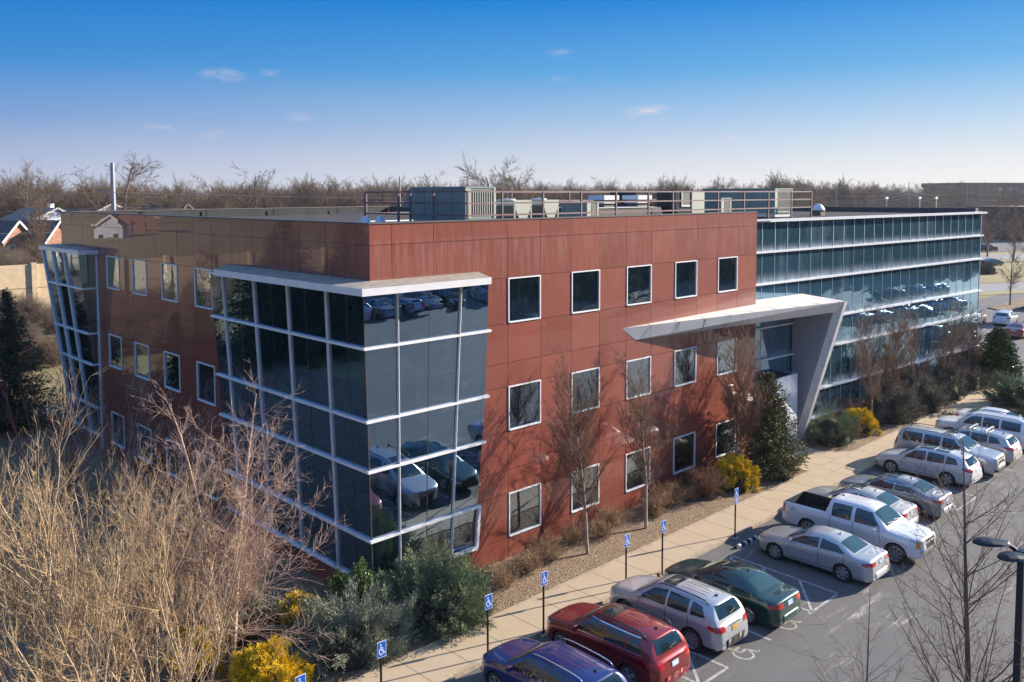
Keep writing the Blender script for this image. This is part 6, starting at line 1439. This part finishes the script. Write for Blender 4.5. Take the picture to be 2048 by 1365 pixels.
house(27.0, 133.5, 4.9, 5.0, 9, 2.3, 3.1, .35, M['brick'], M['shingle'], 'orange brick gabled house second from the left edge')
house(30.5, 146, 4.6, 9, 9, 5.6, 2.0, .3, M['siding'], M['shingle2'], 'pale blue sided house with a white chimney', chim=True)
house(36.6, 141, 4.9, 5.6, 9, 4.6, 2.0, .35, M['white_siding'], M['shingle'], 'white gabled house just left of the building corner')
house(20, 158, 5.0, 9, 9, 5.6, 1.8, 1.4, M['white_siding'], M['shingle2'], 'cream house farthest back at the left edge')
house(45, 160, 5.6, 10, 10, 5.0, 2.2, .2, M['siding'], M['shingle'], 'grey roofed house behind the steel pole')
house(58, 158, 5.6, 7, 10, 4.6, 2.4, .5, M['white_siding'], M['shingle'], 'white gabled house peeking over the far parapet')
house(-52, 172, 4.5, 5.5, 9, 3.6, 2.2, .5, M['siding'], M['shingle'], 'white house mirrored in the upper left panels')
house(-62, 190, 4.5, 11, 10, 5.0, 3, .1, M['brick'], M['shingle'], 'brick house mirrored in the upper left panels')
# poles and wires
M['pole_steel'] = mat('weathered_steel_pole', (0.30, 0.32, 0.35), 0.5, 0.3); M['wire'] = mat('power_line', (0.36, 0.33, 0.30), 0.6)
def upole(x, y, z0, z1, r, label, arms=(), thick=1.0):
    p = empty('utility_pole', (x, y, z0), 0, label, 'utility pole', 'utility poles'); mb = MB(); mb.tube([(0,0,0),(0,0,z1-z0)], [r, r*.7], 10); mb.build('shaft', M['pole_steel'], p)
    for (zz, dx, dy) in arms: mb = MB(); mb.bar((0,0,zz-z0),(dx,dy,zz-z0+.3),.12); mb.build('crossarm', M['pole_steel'], p)
    return p
upole(38, 131.6, 4, 20.1, .48, 'thick steel pole rising behind the far left of the roof', ((15.0,-1.8,.9),(12.2,1.8,-.9)))
upole(64.4, 85, 2, 17.3, .16, 'slim pole rising behind the roof condensers')
for i, (u, zt_) in enumerate(((1672, 16.9), (1816.6, 18.6), (1932.6, 17.2))):
    h_ = _a+math.atan((u-1024)/1742.3); d = 330/math.cos(h_-_a)
    upole(-16.8+d*math.sin(h_), -24.4+d*math.cos(h_), 0, zt_, .16, ['slim grey pole left of the three over the glass wing', 'slim grey pole in the middle of the three over the glass wing', 'slim grey pole rightmost of the three over the glass wing'][i])
def wire(name, pts, label, r=.03, sag=1.0):
    mb = MB()
    for a, b in zip(pts[:-1], pts[1:]):
        a = Vector(a); b = Vector(b); q = [a.lerp(b, t_)-Vector((0,0,sag*4*t_*(1-t_))) for t_ in np.linspace(0, 1, 13)]; mb.tube(q, r, 4, cap=False)
    tag(mb.build(name, M['wire']), label, 'power line', 'power lines')
Pn = Vector((36.2, 132.5, 15.1))
wire('power_line', [(-40, 200, 13.2), Pn, (140, 55, 13.2)], 'power line from the thick steel pole, upper one', .04, .6)
wire('power_line', [(-40, 200, 11.0), (39.6, 130.8, 12.4), (140, 55, 11.5)], 'power line from the thick steel pole, lower one', .04, .6)
wire('power_line', [(-20, 120, 9.2), (70, 95, 10.4)], 'power line crossing in front of the brick gables', .025, .4)
def at_px(u, D, z): h_ = _a+math.atan((u-1024)/1742.3); d = D/math.cos(h_-_a); return (-16.8+d*math.sin(h_), -24.4+d*math.cos(h_), z)
for i, (za, zb, zc, zd) in enumerate(((14.6, 13.9, 15.4, 14.6), (12.2, 11.9, 14.3, 12.2), (10.9, 11.2, 13.1, 11.3))):
    wire('power_line', [at_px(1560, 330, za), at_px(1672, 330, zb), at_px(1816.6, 330, zc), at_px(1932.6, 330, zd), at_px(2100, 330, zd+1.5)], ['uppermost', 'middle', 'lowest'][i]+' power line strung over the glass wing', .045, 1.3)
wire('power_line', [at_px(1250, 300, 17.2), at_px(1672, 330, 17.0), at_px(1816.6, 330, 18.4), at_px(2100, 330, 16.2)], 'thin top power line across the skyline', .03, 1.2)
# far buildings, lorry
fb = empty('warehouse', at_px(1960, 700, 0), -.52, 'long low warehouse with dark red roof edge on the right skyline', 'warehouse')
mb = MB(); mb.box(-38, 75, -20, 20, 0, 19.0); mb.build('wall', mat('grey_wall', (.055,.065,.085), .8), fb)
mb = MB(); mb.box(-39, 76, -21, 21, 19.0, 22.4); mb.build('roof', mat('dark_red_metal', (.06,.015,.02), .6), fb)
for x in (-4, 6, 24, 34, 50):
    mb = MB(); mb.box(x, x+3, -22, -20.2, 4, 18.8); mb.build('loading_bay', M['siding'], fb)
bb = empty('brick_building', (292, 60, 0), -.45, 'dark brick building behind the bare trees at the right edge', 'building')
mb = MB(); mb.box(-14, 30, -12, 12, 0, 10.3); mb.build('wall', mat('dark_brick', (.060,.038,.040), .9, var=.2, vscale=2), bb)
for k in range(5):
    mb = MB(); mb.box(-11+k*7, -8+k*7, -12.1, -12, 5, 8); mb.build('window', M['winpane'], bb)
lo = empty('lorry', at_px(1917, 690, .6), -.50, 'red lorry on the highway glinting in the sun', 'lorry')
mb = MB(); mb.box(-4.2, 5.5, -1.3, 1.3, 1.2, 4.2); mb.build('trailer', paint('lorry_red', (.35,.02,.02)), lo)
mb = MB(); mb.hexa([(-7.2,-1.2,.6),(-4.5,-1.2,.6),(-4.5,1.2,.6),(-7.2,1.2,.6),(-6.8,-1.2,3.2),(-4.5,-1.2,3.4),(-4.5,1.2,3.4),(-6.8,1.2,3.2)]); mb.build('cab', paint('lorry_red2', (.35,.02,.02)), lo)
for x in (-6, -3, 3.5, 4.7):
    mb = MB(); mb.tube([(x,-1.35,.5),(x,1.35,.5)], .5, 12); mb.build('wheel', M['tyre'], lo)
for i, u in enumerate((1772, 1838, 1871)):
    x, y, z = at_px(u, 330, 0); q = empty('light_post', (x, y, 0), 0, ['leftmost', 'middle', 'rightmost'][i]+' of the three short white topped posts beyond the glass wing', 'light post', 'white topped posts'); mb = MB(); mb.box(-.2, .2, -.2, .2, 0, 12.3); mb.build('post', M['pole_steel'], q)
    mb = MB(); mb.box(-1.0, 1.0, -.3, .3, 12.3, 13.1); mb.build('top', M['white_box'], q)
for k in range(14):
    x, y = 262+k*3.6, 71-k*1.85; mb = MB(); mb.box(-.25, .25, -.25, .25, 0, 2.0); o = mb.build('bollard', mat('dark_bollard', (.06,.045,.035), .9) if k == 0 else bo_m); bo_m = o.data.materials[0]; o.location = (x, y, 0); tag(o, 'short dark post in the row beside the far road', 'bollard', 'row of short posts by the far road')
# ---------------------------------------------------------------- air between here and the far woods
mb = MB(); mb.box(-520, 900, -420, 760, -6.0, 33.0)
hz = mb.build('haze', bpy.data.materials.new('haze_air')); tag(hz, None, None, None, 'stuff')
hm = hz.data.materials[0]; hm.use_nodes = True; ht = hm.node_tree; ht.nodes.clear()
ho = nd(ht, 'ShaderNodeOutputMaterial'); pv = nd(ht, 'ShaderNodeVolumePrincipled'); pv.inputs['Color'].default_value = (0.80, 0.87, 1.0, 1); pv.inputs['Density'].default_value = 0.0001; pv.inputs['Anisotropy'].default_value = 0.3
ht.links.new(pv.outputs[0], ho.inputs['Volume'])
